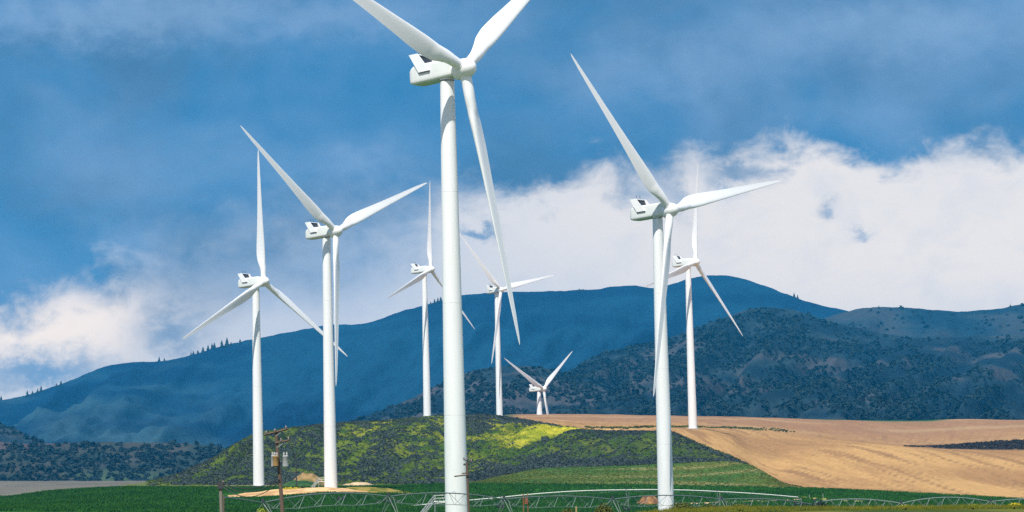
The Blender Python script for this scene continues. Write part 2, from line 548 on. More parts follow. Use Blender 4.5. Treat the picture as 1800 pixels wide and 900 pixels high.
PXG = lambda g: np.broadcast_to(PXS[None], g.shape[:2])

# near ground: the verge the photographer stands on, carried back behind the camera
first = GRID[0][:1]
near = []
for D_, z_ in ((-160, -2.4), (-20, -2.2), (20, -2.0), (60, -1.5), (90, None)):
    q = first.copy()
    q[:, :, 1] = D_
    q[:, :, 0] = first[:, :, 0] * (2.2 if D_ < 60 else 1 + (110 - D_) / 50 * .6)
    q[:, :, 2] = z_ if z_ is not None else first[:, :, 2] * .9 - .12
    near.append(q)
near = np.concatenate(near, 0)


def col_verge(g):
    n = fbm(g[..., 0] / 3, g[..., 1] / 3, 11, 4)
    return lerp((.035, .065, .010), (.12, .125, .022), sm(n, .35, .7))


def col_crop(g):
    px = PXG(g)
    n = fbm(g[..., 0] / 40, g[..., 1] / 60, 12, 5)
    c = lerp((.009, .064, .005), (.032, .112, .008), sm(n, .35, .65))
    # paler tramline crossing the left side, yellowish blotches on the right
    n2 = fbm(g[..., 0] / 18, g[..., 1] / 40, 15, 4)
    c = c + (np.array([.10, .095, .0]) * (sm(n2, .62, .75) * sm(px, 800, 900) * .6)[..., None])
    rows_ = sm(np.sin(g[..., 0] * .9 + g[..., 1] * .25 + 2 * n), .6, 1.0)
    c = c * (1 - .35 * rows_)[..., None]
    big = fbm(g[..., 0] / 90, g[..., 1] / 45, 16, 3)
    return c * (.7 + .7 * sm(big, .3, .7))[..., None]


def col_past(g):
    px = PXG(g)
    n = fbm(g[..., 0] / 30, g[..., 1] / 25, 21, 5)
    green = lerp((.035, .110, .018), (.10, .135, .024), sm(n, .3, .7))
    bands = sm(np.sin(g[..., 1] / 7.0 + g[..., 0] / 45 + 4 * n), .35, .95) * sm(px, 900, 1200)
    green = lerp(green, (.26, .22, .085), bands * .75)
    beige = lerp((.11, .11, .09), (.17, .155, .12), sm(n, .3, .7))
    ol = lerp((.10, .13, .03), (.20, .17, .06), sm(n, .3, .7))
    f = sm(px, 200, 300)
    c = beige * (1 - f)[..., None] + ol * f[..., None]
    f2 = sm(px, 800, 870)
    return c * (1 - f2)[..., None] + green * f2[..., None]


def hill_masks(g, tt):
    px = PXG(g) if g.ndim == 3 else None
    return px


def hill_fields(px, tt, x, y):
    """green grass, painted sunlit yellow grass and shrub cover on the brush hill"""
    q = (px - 620) / 60 - tt * 2.2
    streak = fbm(q * .9, tt * 2.2 + 5, 31, 4)
    fine = fbm(x / 9, y / 14, 35, 4)
    fine2 = fbm(x / 3.5, y / 5, 37, 3)
    grass = sm(streak * .42 + fine * .33 + fine2 * .25, .40, .62)
    grass = np.maximum(grass, .32)
    # the crest's green shoulder on the left, and the green face right of the nearest tower
    grass = np.maximum(grass, sm(tt + (fine - .5) * .5, .55, .8) * sm(660 - px, 0, 160) * sm(px, 330, 420) * .95)
    face = np.exp(-((px - 925 - (tt - .55) * 120) / 95) ** 2) * np.exp(-((tt - .55) / .30) ** 2)
    grass = np.maximum(grass, sm(face + (fine - .5) * .5, .25, .5))
    # sunlight painted as yellow grass, ending on a diagonal at its right
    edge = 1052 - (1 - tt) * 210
    sun_yel = sm(edge - px, -3, 14) * sm(px - (edge - 125), 0, 110) * sm(tt, .30, .62) * sm(1.02 - tt, 0, .08)
    sun_yel = sun_yel * sm(fine * .6 + fine2 * .4 + .20 * sun_yel, .32, .66)
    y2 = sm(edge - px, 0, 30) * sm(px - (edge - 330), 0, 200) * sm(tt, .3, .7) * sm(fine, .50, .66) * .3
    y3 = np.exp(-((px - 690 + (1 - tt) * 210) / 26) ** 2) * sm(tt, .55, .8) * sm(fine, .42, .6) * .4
    sun_yel = np.maximum(sun_yel, np.maximum(y2, y3))
    right = sm(px, 1040, 1075)
    cover = 1 - .96 * grass
    cover = np.where(px > edge, .16 + .84 * sm(np.abs(tt - .5) + (fine - .5) * .6, .18, .42), cover)
    cover = cover * (1 - .93 * sun_yel)
    cover = np.maximum(cover, .95 * sm(.13 - tt, -.05, .05) * sm(px, 820, 880))       # dense bank along the foot
    cover = np.maximum(cover, .9 * sm(tt, .945, .975) * sm(px, 480, 560) * sm(960 - px, 0, 60))   # dark fringe on the crest
    cover = cover * sm(px, 255, 330) * sm(1330 - px, 0, 50)
    return grass, sun_yel, np.clip(cover, 0, 1), fine


def col_hill(g):
    px = PXG(g)
    tt = np.broadcast_to(np.linspace(0, 1, g.shape[0])[:, None], px.shape)
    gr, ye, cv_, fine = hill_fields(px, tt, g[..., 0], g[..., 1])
    soil = lerp((.040, .070, .018), (.085, .095, .028), sm(fine, .3, .7))
    c = soil * (1 - gr)[..., None] + lerp((.040, .085, .010), (.105, .14, .015), sm(fine, .35, .7)) * gr[..., None]
    c = c * (1 - ye)[..., None] + lerp((.26, .29, .012), (.58, .50, .035), sm(fine, .35, .7)) * ye[..., None]  # the sunlit patch is put into the ground colour
    left = sm(300 - px, 0, 60)
    c = c * (1 - left)[..., None] + lerp((.16, .15, .06), (.10, .13, .03), sm(fine, .4, .6)) * left[..., None]
    far_l = sm(235 - px, 0, 30)
    c = c * (1 - far_l)[..., None] + np.array([.14, .13, .105]) * far_l[..., None]
    rt = sm(px, 1325, 1360)
    return c * (1 - rt)[..., None] + np.array([.35, .20, .075]) * rt[..., None]


BROW = ([1040, 1100, 1180, 1230, 1270, 1320, 1380], [ground_hit(a, b, 1000, 2050) for a, b in ((1040, 752), (1100, 752), (1180, 751), (1230, 751), (1270, 751.5), (1320, 753.5), (1380, 758))])


def col_tan(g):
    px = PXG(g)
    n = fbm(g[..., 0] / 60, g[..., 1] / 90, 41, 5)
    acr = g[..., 0] + g[..., 1] * .0756 + 3 * (n - .5)
    fur = fbm(acr / 3.6, g[..., 1] / 130, 43, 4)
    c = lerp((.33, .178, .072), (.475, .275, .103), sm(n * .6 + fur * .4, .34, .62))
    c = lerp(c, (.24, .125, .056), sm(fur, .54, .70) * .8)
    D = g[..., 1]
    far = sm(D, 1380, 1700)
    c = lerp(c, (.275, .145, .078), far * .8)
    stripe = sm(np.sin(D / 34.0 + g[..., 0] / 260), .8, .97) * far
    c = lerp(c, (.42, .28, .14), stripe * .6)
    # scrub strip along the brow, behind the right-hand turbine, and the weedy wedge far right
    n2 = fbm(g[..., 0] / 9, g[..., 1] / 16, 47, 4)
    D9 = ev(K[8][0], px); Dc = ev(K[9][0], px)
    brow = np.exp(-((D - np.interp(px, BROW[0], BROW[1])) / 24) ** 2) * sm(px, 1000, 1060) * sm(1390 - px, 0, 60)
    c = lerp(c, (.055, .085, .02), sm(brow * 1.1 + (n2 - .5) * 1.3, .55, .85))
    brow2 = np.exp(-((D - D9) / 10) ** 2) * sm(px, 920, 980)
    c = lerp(c, (.10, .12, .03), sm(brow2 + (n2 - .5), .5, .9))
    wd = sm(D, 1290, 1320) * sm(1478 - D, 0, 20) * sm(px + (n2 - .5) * 60, 1600, 1680)
    c = lerp(c, (.040, .036, .034), wd * sm(n2, .2, .42))
    # green strip at the far end of the field
    gs = sm(D, 1880, 1910) * sm(px, 1290, 1340) * sm(1690 - px, 0, 60)
    c = lerp(c, (.04, .11, .03), gs)
    # left of the brush hill this ground is a beige field, behind it a hidden plateau
    beige = lerp((.105, .10, .083), (.16, .145, .115), sm(n, .3, .7))
    lf = sm(420 - px, 0, 60)
    c = c * (1 - lf)[..., None] + beige * lf[..., None]
    pl = sm(895 - px, -25, 10) * (1 - lf)
    return c * (1 - pl)[..., None] + np.array([.07, .09, .03]) * pl[..., None]


def col_far(g):
    n = fbm(g[..., 0] / 300, g[..., 1] / 300, 51, 4)
    return lerp((.05, .07, .04), (.14, .12, .08), sm(n, .35, .65))


MG_VERGE = mat_ground('verge ground', 6, .3, .6)
MG_CROP = mat_ground('crop ground', 1.1, .30, .8)
MG_PAST = mat_ground('pasture ground', .9, .34, .7, (1, .45, 1), .95, R(-12))
MG_HILL = mat_ground('hill ground', .8, .38, .8)
MG_TAN = mat_ground('ploughed earth', .75, .30, .8, (1.0, 18.0, 1), .95, R(4.3), True)
MG_FAR = mat_ground('far ground', .05, .3, 0)
MG_DIRT = mat_ground('bare dirt', 1.6, .25, .6)

strip_obj('roadside_verge', [near, GRID[0]], MG_VERGE, col_verge, kind='structure')
strip_obj('crop_field', GRID[1:6], MG_CROP, col_crop, kind='structure')
strip_obj('pasture', [GRID[6]], MG_PAST, col_past, kind='structure')
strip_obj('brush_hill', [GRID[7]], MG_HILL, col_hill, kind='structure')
strip_obj('ploughed_field', GRID[8:12], MG_TAN, col_tan, kind='structure')
strip_obj('far_ground', [GRID[12]], MG_FAR, col_far, kind='structure')


# ------------------------------------------------------------------ far hills
def hill(name, crest, foot, Dc, Df, mat, colfun, spur=(40, 3.0, .8, 5), nv=70, step=5, back=1500, ease=1.25):
    x0, x1 = crest[0][0], crest[-1][0]
    px = np.arange(x0, x1 + .1, step)
    cy = pchip(px, *zip(*crest)) + 1.3 * (fbm(px / 14, px * 0 + 3, 5, 4) - .5) * 2
    fy = pchip(px, *zip(*foot))
    dc = pchip(px, *zip(*Dc)) if isinstance(Dc, list) else np.full(len(px), float(Dc))
    df = pchip(px, *zip(*Df)) if isinstance(Df, list) else np.full(len(px), float(Df))
    v = np.linspace(0, 1, nv)[:, None]
    D = df[None] + (dc - df)[None] * v
    y = fy[None] + (cy - fy)[None] * (v ** ease)
    p = unproj(np.broadcast_to(px[None], y.shape), y, D)
    amp, freq, skew, seed = spur
    q = (px[None] / 100) * freq + v * skew * 3
    rid = 1 - np.abs(fbm(q, v * 1.2 + 4, seed, 4) * 2 - 1)
    rel = (rid - .72) * amp + (fbm(q * 4, v * 14, seed + 9, 4) - .5) * amp * .35
    env = np.sin(np.pi * np.clip(v, 0, 1)) ** .7
    p[..., 2] += rel * env
    p[..., 1] -= rel * env * .6
    # the back slope
    vb = np.linspace(0, 1, 12)[1:, None]
    top = p[-1][None]
    pb = np.repeat(top, 11, 0).copy()
    pb[..., 1] += back * vb; pb[..., 0] *= 1 + back * vb / np.maximum(dc[None], 1)
    pb[..., 2] = top[..., 2] * (1 - vb ** 1.4) - 40 * vb
    allp = np.concatenate([p, pb], 0)
    colr = colfun(np.broadcast_to(px[None], allp.shape[:2]), np.concatenate([np.broadcast_to(v, (nv, len(px))), np.ones((11, len(px)))], 0), allp)
    me = mesh_np(name, allp.reshape(-1, 3), grid_faces(*allp.shape[:2]), mat, True, colr.reshape(-1, 3))
    o = link(name, me, kind='structure')
    return o, p, px


MG_MTN = mat_ground('haze-blue mountain cover', .022, .26, .5)
MG_SCR = mat_ground('scrubland cover', .035, .34, .6)


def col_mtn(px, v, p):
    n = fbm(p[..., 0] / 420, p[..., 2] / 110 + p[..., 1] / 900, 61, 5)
    c = lerp((.002, .017, .048), (.006, .038, .076), sm(n, .35, .65))  # blue of the air and shade of folds put into this colour
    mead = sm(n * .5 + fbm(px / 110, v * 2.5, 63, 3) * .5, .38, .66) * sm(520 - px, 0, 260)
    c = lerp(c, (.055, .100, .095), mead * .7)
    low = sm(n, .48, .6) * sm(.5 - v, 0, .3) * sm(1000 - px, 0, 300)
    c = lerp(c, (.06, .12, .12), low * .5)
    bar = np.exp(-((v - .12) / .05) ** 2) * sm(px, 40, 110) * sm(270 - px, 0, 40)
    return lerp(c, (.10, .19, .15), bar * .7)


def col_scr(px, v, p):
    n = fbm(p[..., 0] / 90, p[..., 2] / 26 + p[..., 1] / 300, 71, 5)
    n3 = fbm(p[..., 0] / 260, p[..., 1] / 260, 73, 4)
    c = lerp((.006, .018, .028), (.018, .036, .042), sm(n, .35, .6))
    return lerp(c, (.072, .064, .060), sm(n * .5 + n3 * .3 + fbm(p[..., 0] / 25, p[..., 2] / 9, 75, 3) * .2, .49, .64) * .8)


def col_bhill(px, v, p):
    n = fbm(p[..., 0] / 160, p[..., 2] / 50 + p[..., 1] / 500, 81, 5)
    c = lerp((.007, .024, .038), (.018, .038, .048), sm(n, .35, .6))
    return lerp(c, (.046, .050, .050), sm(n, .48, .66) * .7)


def col_low(px, v, p):
    n = fbm(p[..., 0] / 45, p[..., 1] / 120, 76, 5); n3 = fbm(p[..., 0] / 130, p[..., 1] / 200, 78, 4)
    c = lerp((.024, .038, .030), (.052, .052, .042), sm(n, .35, .62))
    c = lerp(c, (.098, .066, .058), sm(n3, .5, .62) * sm(160 - px, 0, 120) * .8)
    return lerp(c, (.050, .085, .035), sm(n3, .44, .56) * sm(.45 - v, 0, .2) * .8)


MT = [(-300, 770), (-100, 728), (0, 705), (40, 696), (80, 684), (120, 670), (150, 658), (180, 646), (210, 639), (240, 636), (275, 635), (300, 632), (330, 626), (360, 617), (400, 606), (440, 597), (480, 589),
      (530, 580), (580, 571), (630, 570), (660, 564), (700, 549), (740, 538), (775, 529), (810, 519), (850, 516), (900, 513), (960, 512), (1010, 510), (1050, 508), (1080, 503), (1110, 502), (1145, 506), (1180, 499),
      (1220, 488), (1250, 484), (1275, 484), (1300, 489), (1340, 501), (1380, 516), (1420, 530), (1460, 540), (1490, 547), (1560, 565), (1700, 600), (1900, 640), (2200, 700)]
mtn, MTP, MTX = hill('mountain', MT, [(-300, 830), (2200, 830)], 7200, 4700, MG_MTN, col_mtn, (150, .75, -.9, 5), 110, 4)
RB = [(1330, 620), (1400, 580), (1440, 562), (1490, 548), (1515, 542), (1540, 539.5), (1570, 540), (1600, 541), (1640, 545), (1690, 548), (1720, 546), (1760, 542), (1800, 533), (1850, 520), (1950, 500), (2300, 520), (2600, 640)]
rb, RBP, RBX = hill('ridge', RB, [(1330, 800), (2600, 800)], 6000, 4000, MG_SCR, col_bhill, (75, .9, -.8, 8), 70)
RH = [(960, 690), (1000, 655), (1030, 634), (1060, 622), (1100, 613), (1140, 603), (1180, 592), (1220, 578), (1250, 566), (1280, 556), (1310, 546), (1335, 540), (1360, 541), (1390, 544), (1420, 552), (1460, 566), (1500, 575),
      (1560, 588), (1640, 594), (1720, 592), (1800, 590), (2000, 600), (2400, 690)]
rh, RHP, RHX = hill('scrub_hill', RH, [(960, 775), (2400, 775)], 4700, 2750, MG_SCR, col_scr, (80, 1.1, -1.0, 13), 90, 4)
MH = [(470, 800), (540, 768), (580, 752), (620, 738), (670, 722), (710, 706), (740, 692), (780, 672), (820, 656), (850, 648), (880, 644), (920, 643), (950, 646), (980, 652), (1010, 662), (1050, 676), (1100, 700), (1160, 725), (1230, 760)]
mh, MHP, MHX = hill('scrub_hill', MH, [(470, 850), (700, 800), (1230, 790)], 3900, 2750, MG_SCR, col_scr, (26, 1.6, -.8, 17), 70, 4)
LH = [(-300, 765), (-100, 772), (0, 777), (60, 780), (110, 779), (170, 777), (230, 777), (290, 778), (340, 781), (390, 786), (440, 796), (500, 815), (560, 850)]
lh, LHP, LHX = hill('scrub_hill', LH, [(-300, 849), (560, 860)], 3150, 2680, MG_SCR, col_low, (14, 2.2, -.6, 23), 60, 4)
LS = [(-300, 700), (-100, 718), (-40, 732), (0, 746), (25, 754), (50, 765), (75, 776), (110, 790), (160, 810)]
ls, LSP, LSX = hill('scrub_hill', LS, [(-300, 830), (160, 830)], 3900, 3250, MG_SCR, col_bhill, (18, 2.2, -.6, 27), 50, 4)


# ------------------------------------------------------------------ foliage templates
def leaf_template(n, size, seed, dome=True, flat=.75):
    g = np.random.default_rng(seed)
    th = g.uniform(0, 2 * math.pi, n); u_ = g.uniform(0, 1, n); rr = g.uniform(.55, 1, n)
    zz = u_ ** .8; rad = np.sqrt(np.maximum(0, 1 - zz ** 2))
    lump = 1 + .25 * np.sin(3 * th + seed) * rad
    c = np.stack([np.cos(th) * rad * rr * lump, np.sin(th) * rad * rr * lump, zz * rr * flat + .05], 1)
    nrm = c + g.normal(0, .35, (n, 3)); nrm /= np.linalg.norm(nrm, axis=1)[:, None]
    a = np.cross(nrm, g.normal(0, 1, (n, 3))); a /= np.linalg.norm(a, axis=1)[:, None]
    b = np.cross(nrm, a)
    s = size * g.uniform(.6, 1.3, n)[:, None]
    tri = np.stack([c + a * s, c - a * s * .6 + b * s * .9, c - a * s * .6 - b * s * .9], 1)
    return tri          # (n,3,3)


def scatter_mesh(name, pos, rad, templates, mat, zs=None):
    """every shrub its own turn and size, joined into one mesh"""
    n = len(pos); k = rng.integers(0, len(templates), n)
    ang = rng.uniform(0, 2 * math.pi, n)
    out = []
    for ti, T in enumerate(templates):
        m = k == ti
        if not m.any(): continue
        c, s = np.cos(ang[m]), np.sin(ang[m])
        r = rad[m]; h = r if zs is None else zs[m]
        x = T[None, ..., 0]; y = T[None, ..., 1]; z = T[None, ..., 2]
        X = (x * c[:, None, None] - y * s[:, None, None]) * r[:, None, None] + pos[m][:, 0][:, None, None]
        Y = (x * s[:, None, None] + y * c[:, None, None]) * r[:, None, None] + pos[m][:, 1][:, None, None]
        Z = z * h[:, None, None] + pos[m][:, 2][:, None, None]
        out.append(np.stack([X, Y, Z], -1).reshape(-1, 3))
    co = np.concatenate(out, 0)
    return mesh_np(name, co, np.arange(len(co)).reshape(-1, 3), mat)


def tmpl_mesh(name, T, mat):
    co = T.reshape(-1, 3)
    return mesh_np(name, co, np.arange(len(co)).reshape(-1, 3), mat)


def bil(g, ci, ri):
    i = np.clip(np.floor(ri).astype(int), 0, g.shape[0] - 2); j = np.clip(np.floor(ci).astype(int), 0, g.shape[1] - 2)
    a = (ri - i)[:, None]; b = (ci - j)[:, None]
    return (g[i, j] * (1 - b) + g[i, j + 1] * b) * (1 - a) + (g[i + 1, j] * (1 - b) + g[i + 1, j + 1] * b) * a


# sagebrush on the hill
SAGE_T = [leaf_template(18, .55, s_) for s_ in range(6)]
g = GRID[7]
N = 84000
px_ = rng.uniform(258, 1330, N); tt_ = rng.uniform(0.004, 1.0, N)
Dlo = ev(K[7][0], px_); Dhi = ev(K[8][0], px_)
keep = rng.random(N) < (Dhi - Dlo) / 370 * 1.05
px_, tt_ = px_[keep], tt_[keep]
ci = np.interp(px_, PXS, np.arange(NC))
pos = bil(g, ci, tt_ * (g.shape[0] - 1))
gr, ye, cover, fine = hill_fields(px_, tt_, pos[:, 0], pos[:, 1])
keep = rng.random(len(pos)) < cover * .92
pos, px_, tt_ = pos[keep], px_[keep], tt_[keep]
rad = rng.uniform(.36, .82, len(pos)) * (1 + .35 * sm(.2 - tt_, 0, .1))
pos[:, 2] -= .08
# the 300 that show largest are shrubs of their own, the rest one mass
show = rad / pos[:, 1] * np.where((px_ > 300) & (px_ < 1330), 1, .1) * np.where(tt_ < .5, 1, .7)
order = np.argsort(-show)
big, rest = order[:300], order[300:]
sage_meshes = [tmpl_mesh('sagebrush', leaf_template(34, .42, 40 + i), M_SAGE) for i in range(8)]
for i in big:
    o = link('sagebrush', sage_meshes[i % 8], loc=pos[i], label='low grey-green sagebrush clump in the dark brush along the foot of the green hill', category='shrub', group='sagebrush clumps on the brush hill')
    o.scale = (rad[i], rad[i], rad[i] * 1.05); o.rotation_euler = (0, 0, rng.uniform(0, 6.28))
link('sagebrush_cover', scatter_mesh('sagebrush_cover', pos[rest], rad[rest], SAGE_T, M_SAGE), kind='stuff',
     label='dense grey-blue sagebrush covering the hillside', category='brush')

# grass tufts between the shrubs
def tuft_template(n, seed, spread=.5, h=1.0, wd=.12):
    gg = np.random.default_rng(seed)
    a = gg.uniform(0, 6.28, n); r = gg.uniform(0, spread, n); hh = h * gg.uniform(.6, 1.1, n); ln = gg.uniform(.05, .45, n)
    b = np.stack([np.cos(a) * r, np.sin(a) * r, np.zeros(n)], 1)
    w_ = gg.uniform(0, 6.28, n)
    side = np.stack([np.cos(w_), np.sin(w_), np.zeros(n)], 1) * wd
    tip = b + np.stack([np.cos(a) * ln, np.sin(a) * ln, hh], 1)
    return np.stack([b - side, b + side, tip], 1)


M_HGRASS = mat_leaf('hill grass', (.036, .080, .010), (.105, .145, .016), .05)
M_SUNGRASS = mat_leaf('sunlit yellow hill grass', (.22, .27, .016), (.56, .50, .04), .05)  # brightness of the sunlit patch painted into the blades
TUFT = [tuft_template(7, s_, .7, .8, .22) for s_ in range(5)]
N = 30000
px_ = rng.uniform(258, 1330, N); tt_ = rng.uniform(0.004, 1.0, N)
keep = rng.random(N) < (ev(K[8][0], px_) - ev(K[7][0], px_)) / 370
px_, tt_ = px_[keep], tt_[keep]
pos = bil(g, np.interp(px_, PXS, np.arange(NC)), tt_ * (g.shape[0] - 1))
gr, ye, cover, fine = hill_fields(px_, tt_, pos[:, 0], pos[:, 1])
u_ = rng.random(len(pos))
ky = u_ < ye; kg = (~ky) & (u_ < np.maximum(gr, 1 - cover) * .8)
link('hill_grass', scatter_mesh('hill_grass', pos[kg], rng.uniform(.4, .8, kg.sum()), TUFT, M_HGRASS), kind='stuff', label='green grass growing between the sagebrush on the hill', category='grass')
link('sunlit_grass', scatter_mesh('sunlit_grass', pos[ky], rng.uniform(.4, .8, ky.sum()), TUFT, M_SUNGRASS), kind='stuff', label='yellow-green grass patch with painted sunlight on the right of the brush hill', category='grass')

# standing crop: leaf tufts over the visible part of the dark green field
CROP = [tuft_template(6, 20 + s_, .9, .7, .2) for s_ in range(5)]
N = 60000
px_ = rng.uniform(-40, 1840, N); D_ = 560 + (900 - 560) * rng.uniform(0, 1, N) ** .8
Gc = np.concatenate([p if k == 0 else p[1:] for k, p in enumerate(GRID[1:6])], 0)
rows = Gc[:, NC // 2, 1]
pos = bil(Gc, np.interp(px_, PXS, np.arange(NC)), np.interp(D_, rows, np.arange(len(rows))))
pad = ((px_ - 530) / 150) ** 2 + ((D_ - 800) / 42) ** 2
pos = pos[pad > 1]
link('crop_leaves', scatter_mesh('crop_leaves', pos, rng.uniform(.5, 1.0, len(pos)), CROP, M_CROP), kind='stuff', label='dark green standing crop in the field before the hill', category='crop')

# low weeds and brush on the tan field: along the brow, on the field border and in the wedge at the right
WP_, WR_, WQ_, WS_ = [], [], [], []
for _ in range(420):
    x = rng.uniform(1030, 1400); D0 = np.interp(x, BROW[0], BROW[1]) + rng.normal(0, 12)
    WP_.append(ground_at(x, D0)); WR_.append(rng.uniform(.35, .9))
for _ in range(1500):
    x = 1590 + 270 * rng.random() ** .6; D0 = rng.uniform(1330 - 30 * (x - 1590) / 270, 1350 + 125 * min(1, (x - 1590) / 110))
    WQ_.append(ground_at(x, D0)); WS_.append(rng.uniform(.3, .95))
for _ in range(260):
    x = rng.uniform(1180, 1410); D0 = float(ev(K[8][0], x)) + rng.normal(2, 3)
    WP_.append(ground_at(x, D0)); WR_.append(rng.uniform(.25, .6))
M_WEED = mat_leaf('field weeds', (.030, .050, .012), (.10, .115, .03), .1)
link('field_weeds', scatter_mesh('field_weeds', np.array(WP_), np.array(WR_), SAGE_T, M_WEED), kind='stuff', label='dark ragged weeds along the borders of the tan field', category='weeds')
link('gully_brush', scatter_mesh('gully_brush', np.array(WQ_), np.array(WS_), SAGE_T, mat_leaf('gully brush', (.010, .013, .014), (.045, .042, .040), .1)), kind='stuff', label='dark brush in the shallow gully at the right edge of the tan field', category='brush')
N = 8000
px_ = rng.uniform(830, 1400, N); ri = rng.uniform(0, 1, N)
pos = bil(GRID[6], np.interp(px_, PXS, np.arange(NC)), ri * (GRID[6].shape[0] - 1))
M_PGR = mat_leaf('pasture grass', (.030, .085, .012), (.15, .16, .03), .04)
link('pasture_grass', scatter_mesh('pasture_grass', pos, rng.uniform(.35, .7, N), TUFT, M_PGR, rng.uniform(.2, .45, N)), kind='stuff', label='paler green grass of the strip below the brush hill', category='grass')

# scrub trees on the far hills
SCT = [leaf_template(16, .6, 60 + s_, flat=1.1) for s_ in range(6)]


def scrub(P3, pxs, n, dens, r0, r1, vmin=.02):
    i = rng.uniform(vmin, .995, n) * (P3.shape[0] - 1); j = rng.uniform(0, 1, n) * (P3.shape[1] - 1)
    p = bil(P3, j, i)
    px, py = proj(p)
    nn = fbm(p[:, 0] / 110, p[:, 2] / 30 + p[:, 1] / 350, 91, 4) * .6 + fbm(px / 40, i / P3.shape[0] * 8, 92, 3) * .4
    k = (rng.random(n) < dens * sm(nn, .36, .60)) & (px > -120) & (px < 1920)
    p = p[k]
    return p, rng.uniform(r0, r1, len(p)) * (.7 + .6 * rng.random(len(p)) ** 3)


SETS = [(RHP, RHX, 30000, .85, 2.8, 5.6), (MHP, MHX, 12000, .85, 2.6, 5.0), (LHP, LHX, 4200, .42, 2.6, 5.6), (RBP, RBX, 8000, .35, 3.2, 6.5), (LSP, LSX, 1200, .6, 3.5, 6)]
tree_meshes = []
for i in range(6):
    T = leaf_template(40, .42, 80 + i, flat=1.1)
    tree_meshes.append(tmpl_mesh('crown', T, M_SCRUB))
indiv = []; masses = []
for si, (P3, xs, n, dn, a, b) in enumerate(SETS):
    p, r = scrub(P3, xs, n, dn, a, b)
    if si == 2:
        o_ = np.argsort(-r / p[:, 1]); ii = o_[:220]; p1, r1 = p[ii], r[ii]; indiv = list(zip(p1, r1)); p, r = p[o_[220:]], r[o_[220:]]
    p[:, 2] -= .15 * r
    masses.append((p, r))
pp = np.concatenate([m[0] for m in masses]); rr = np.concatenate([m[1] for m in masses])
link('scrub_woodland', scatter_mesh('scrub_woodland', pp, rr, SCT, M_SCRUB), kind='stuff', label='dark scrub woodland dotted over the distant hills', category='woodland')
for k, (p, r) in enumerate(indiv):
    o = link('scrub_tree', tree_meshes[k % 6], loc=(p[0], p[1], p[2] - .15 * r), label='small round dark scrub tree on the low brown hill at far left', category='tree', group='scrub trees on the low left hill')
    o.scale = (r, r, r * 1.0); o.rotation_euler = (0, 0, rng.uniform(0, 6.28))


# conifers standing on the skyline
def fir_mesh(seed):
    gg = np.random.default_rng(seed); tris = []
    n = 11
    for i in range(n):
        z0 = .10 + .84 * i / n; rad = .30 * (1 - i / n) ** .8 + .03
        for k in range(7):
            a = gg.uniform(0, 6.28); r = rad * gg.uniform(.7, 1.15); dz = gg.uniform(.02, .07)
            wdt = .55
            tris.append([(0, 0, z0 + .16), (r * math.cos(a - wdt), r * math.sin(a - wdt), z0 - dz), (r * math.cos(a + wdt), r * math.sin(a + wdt), z0 - dz)])
    tris.append([(.03, 0, .9), (-.03, .02, .9), (0, 0, 1.04)])
    return tmpl_mesh('crown', np.array(tris), M_FIR)


FIR = [fir_mesh(s_) for s_ in range(5)]
TRUNK = MB().tube([(0, 0, -.06), (0, 0, .45), (0, 0, .9)], [.035, .022, .006], 6).mesh('trunk', M_BARK)
ROW = [336, 340, 348, 357, 366, 373, 377]
ORD = ['first', 'second', 'third', 'fourth', 'fifth', 'sixth', 'seventh']
firs = [(2, 8, 'at the far left edge of the ridge'), (48, 9, 0), (57, 7, 0), (66, 8, 0), (72, 11, 0), (99, 7, 0), (107, 8, 0),
        (280, 7, 0), (289, 4, 0), (336, 4, 0), (340, 5, 0), (348, 6, 0), (357, 9, 0), (366, 9, 0), (373, 9, 0), (377, 10, 0), (390, 12, 0), (399, 15, 0), (406, 6, 0), (422, 9, 0), (438, 3, 0),
        (757, 5, 0), (764, 8, 0), (770, 9, 0), (775, 8, 0), (1018, 6, 0), (1025, 5, 0), (1396, 8, 0), (1402, 6, 0), (1545, 5, 1), (1612, 4, 1), (1638, 4, 1), (1776, 6, 1)]
FIRLAB = {399: 'tallest of the dark firs on the blue ridge left of the towers', 390: 'pointed dark fir second tallest on the left ridge crest', 422: 'lone dark fir on the ridge right of the tall pair', 280: 'lone dark fir on the low saddle of the left ridge',
          289: 'tiny fir just right of the lone one on the saddle', 72: 'broadest dark fir in the cluster at the ridge far left', 1776: 'lone fir on the right ridge near the edge of the view', 1545: 'single fir on the pale dome of the right ridge',
          1396: 'taller of two firs on the falling shoulder of the blue peak', 1402: 'shorter of two firs on the falling shoulder of the blue peak', 1018: 'taller of two small firs on the blue ridge between turbines',
          1025: 'shorter of two small firs on the blue ridge between turbines', 2: 'dark fir on the ridge at the very left edge', 438: 'very small fir on the ridge beside the left tower',
          406: 'short rounded fir just right of the tallest fir', 99: 'smaller of two firs climbing the left ridge', 107: 'taller of two firs climbing the left ridge',
          1612: 'small fir right of the pale dome on the right ridge', 1638: 'last small fir before the dip of the right ridge'}
for i, x in enumerate(ROW): FIRLAB[x] = ORD[i] + ' fir from the left in the row climbing to the tall pair'
for i, x in enumerate([48, 57, 66]): FIRLAB[x] = ORD[i] + ' fir from the left in the small cluster at the far left'
for i, x in enumerate([757, 764, 770, 775]): FIRLAB[x] = ORD[i] + ' fir from the left in the group beside the largest tower'
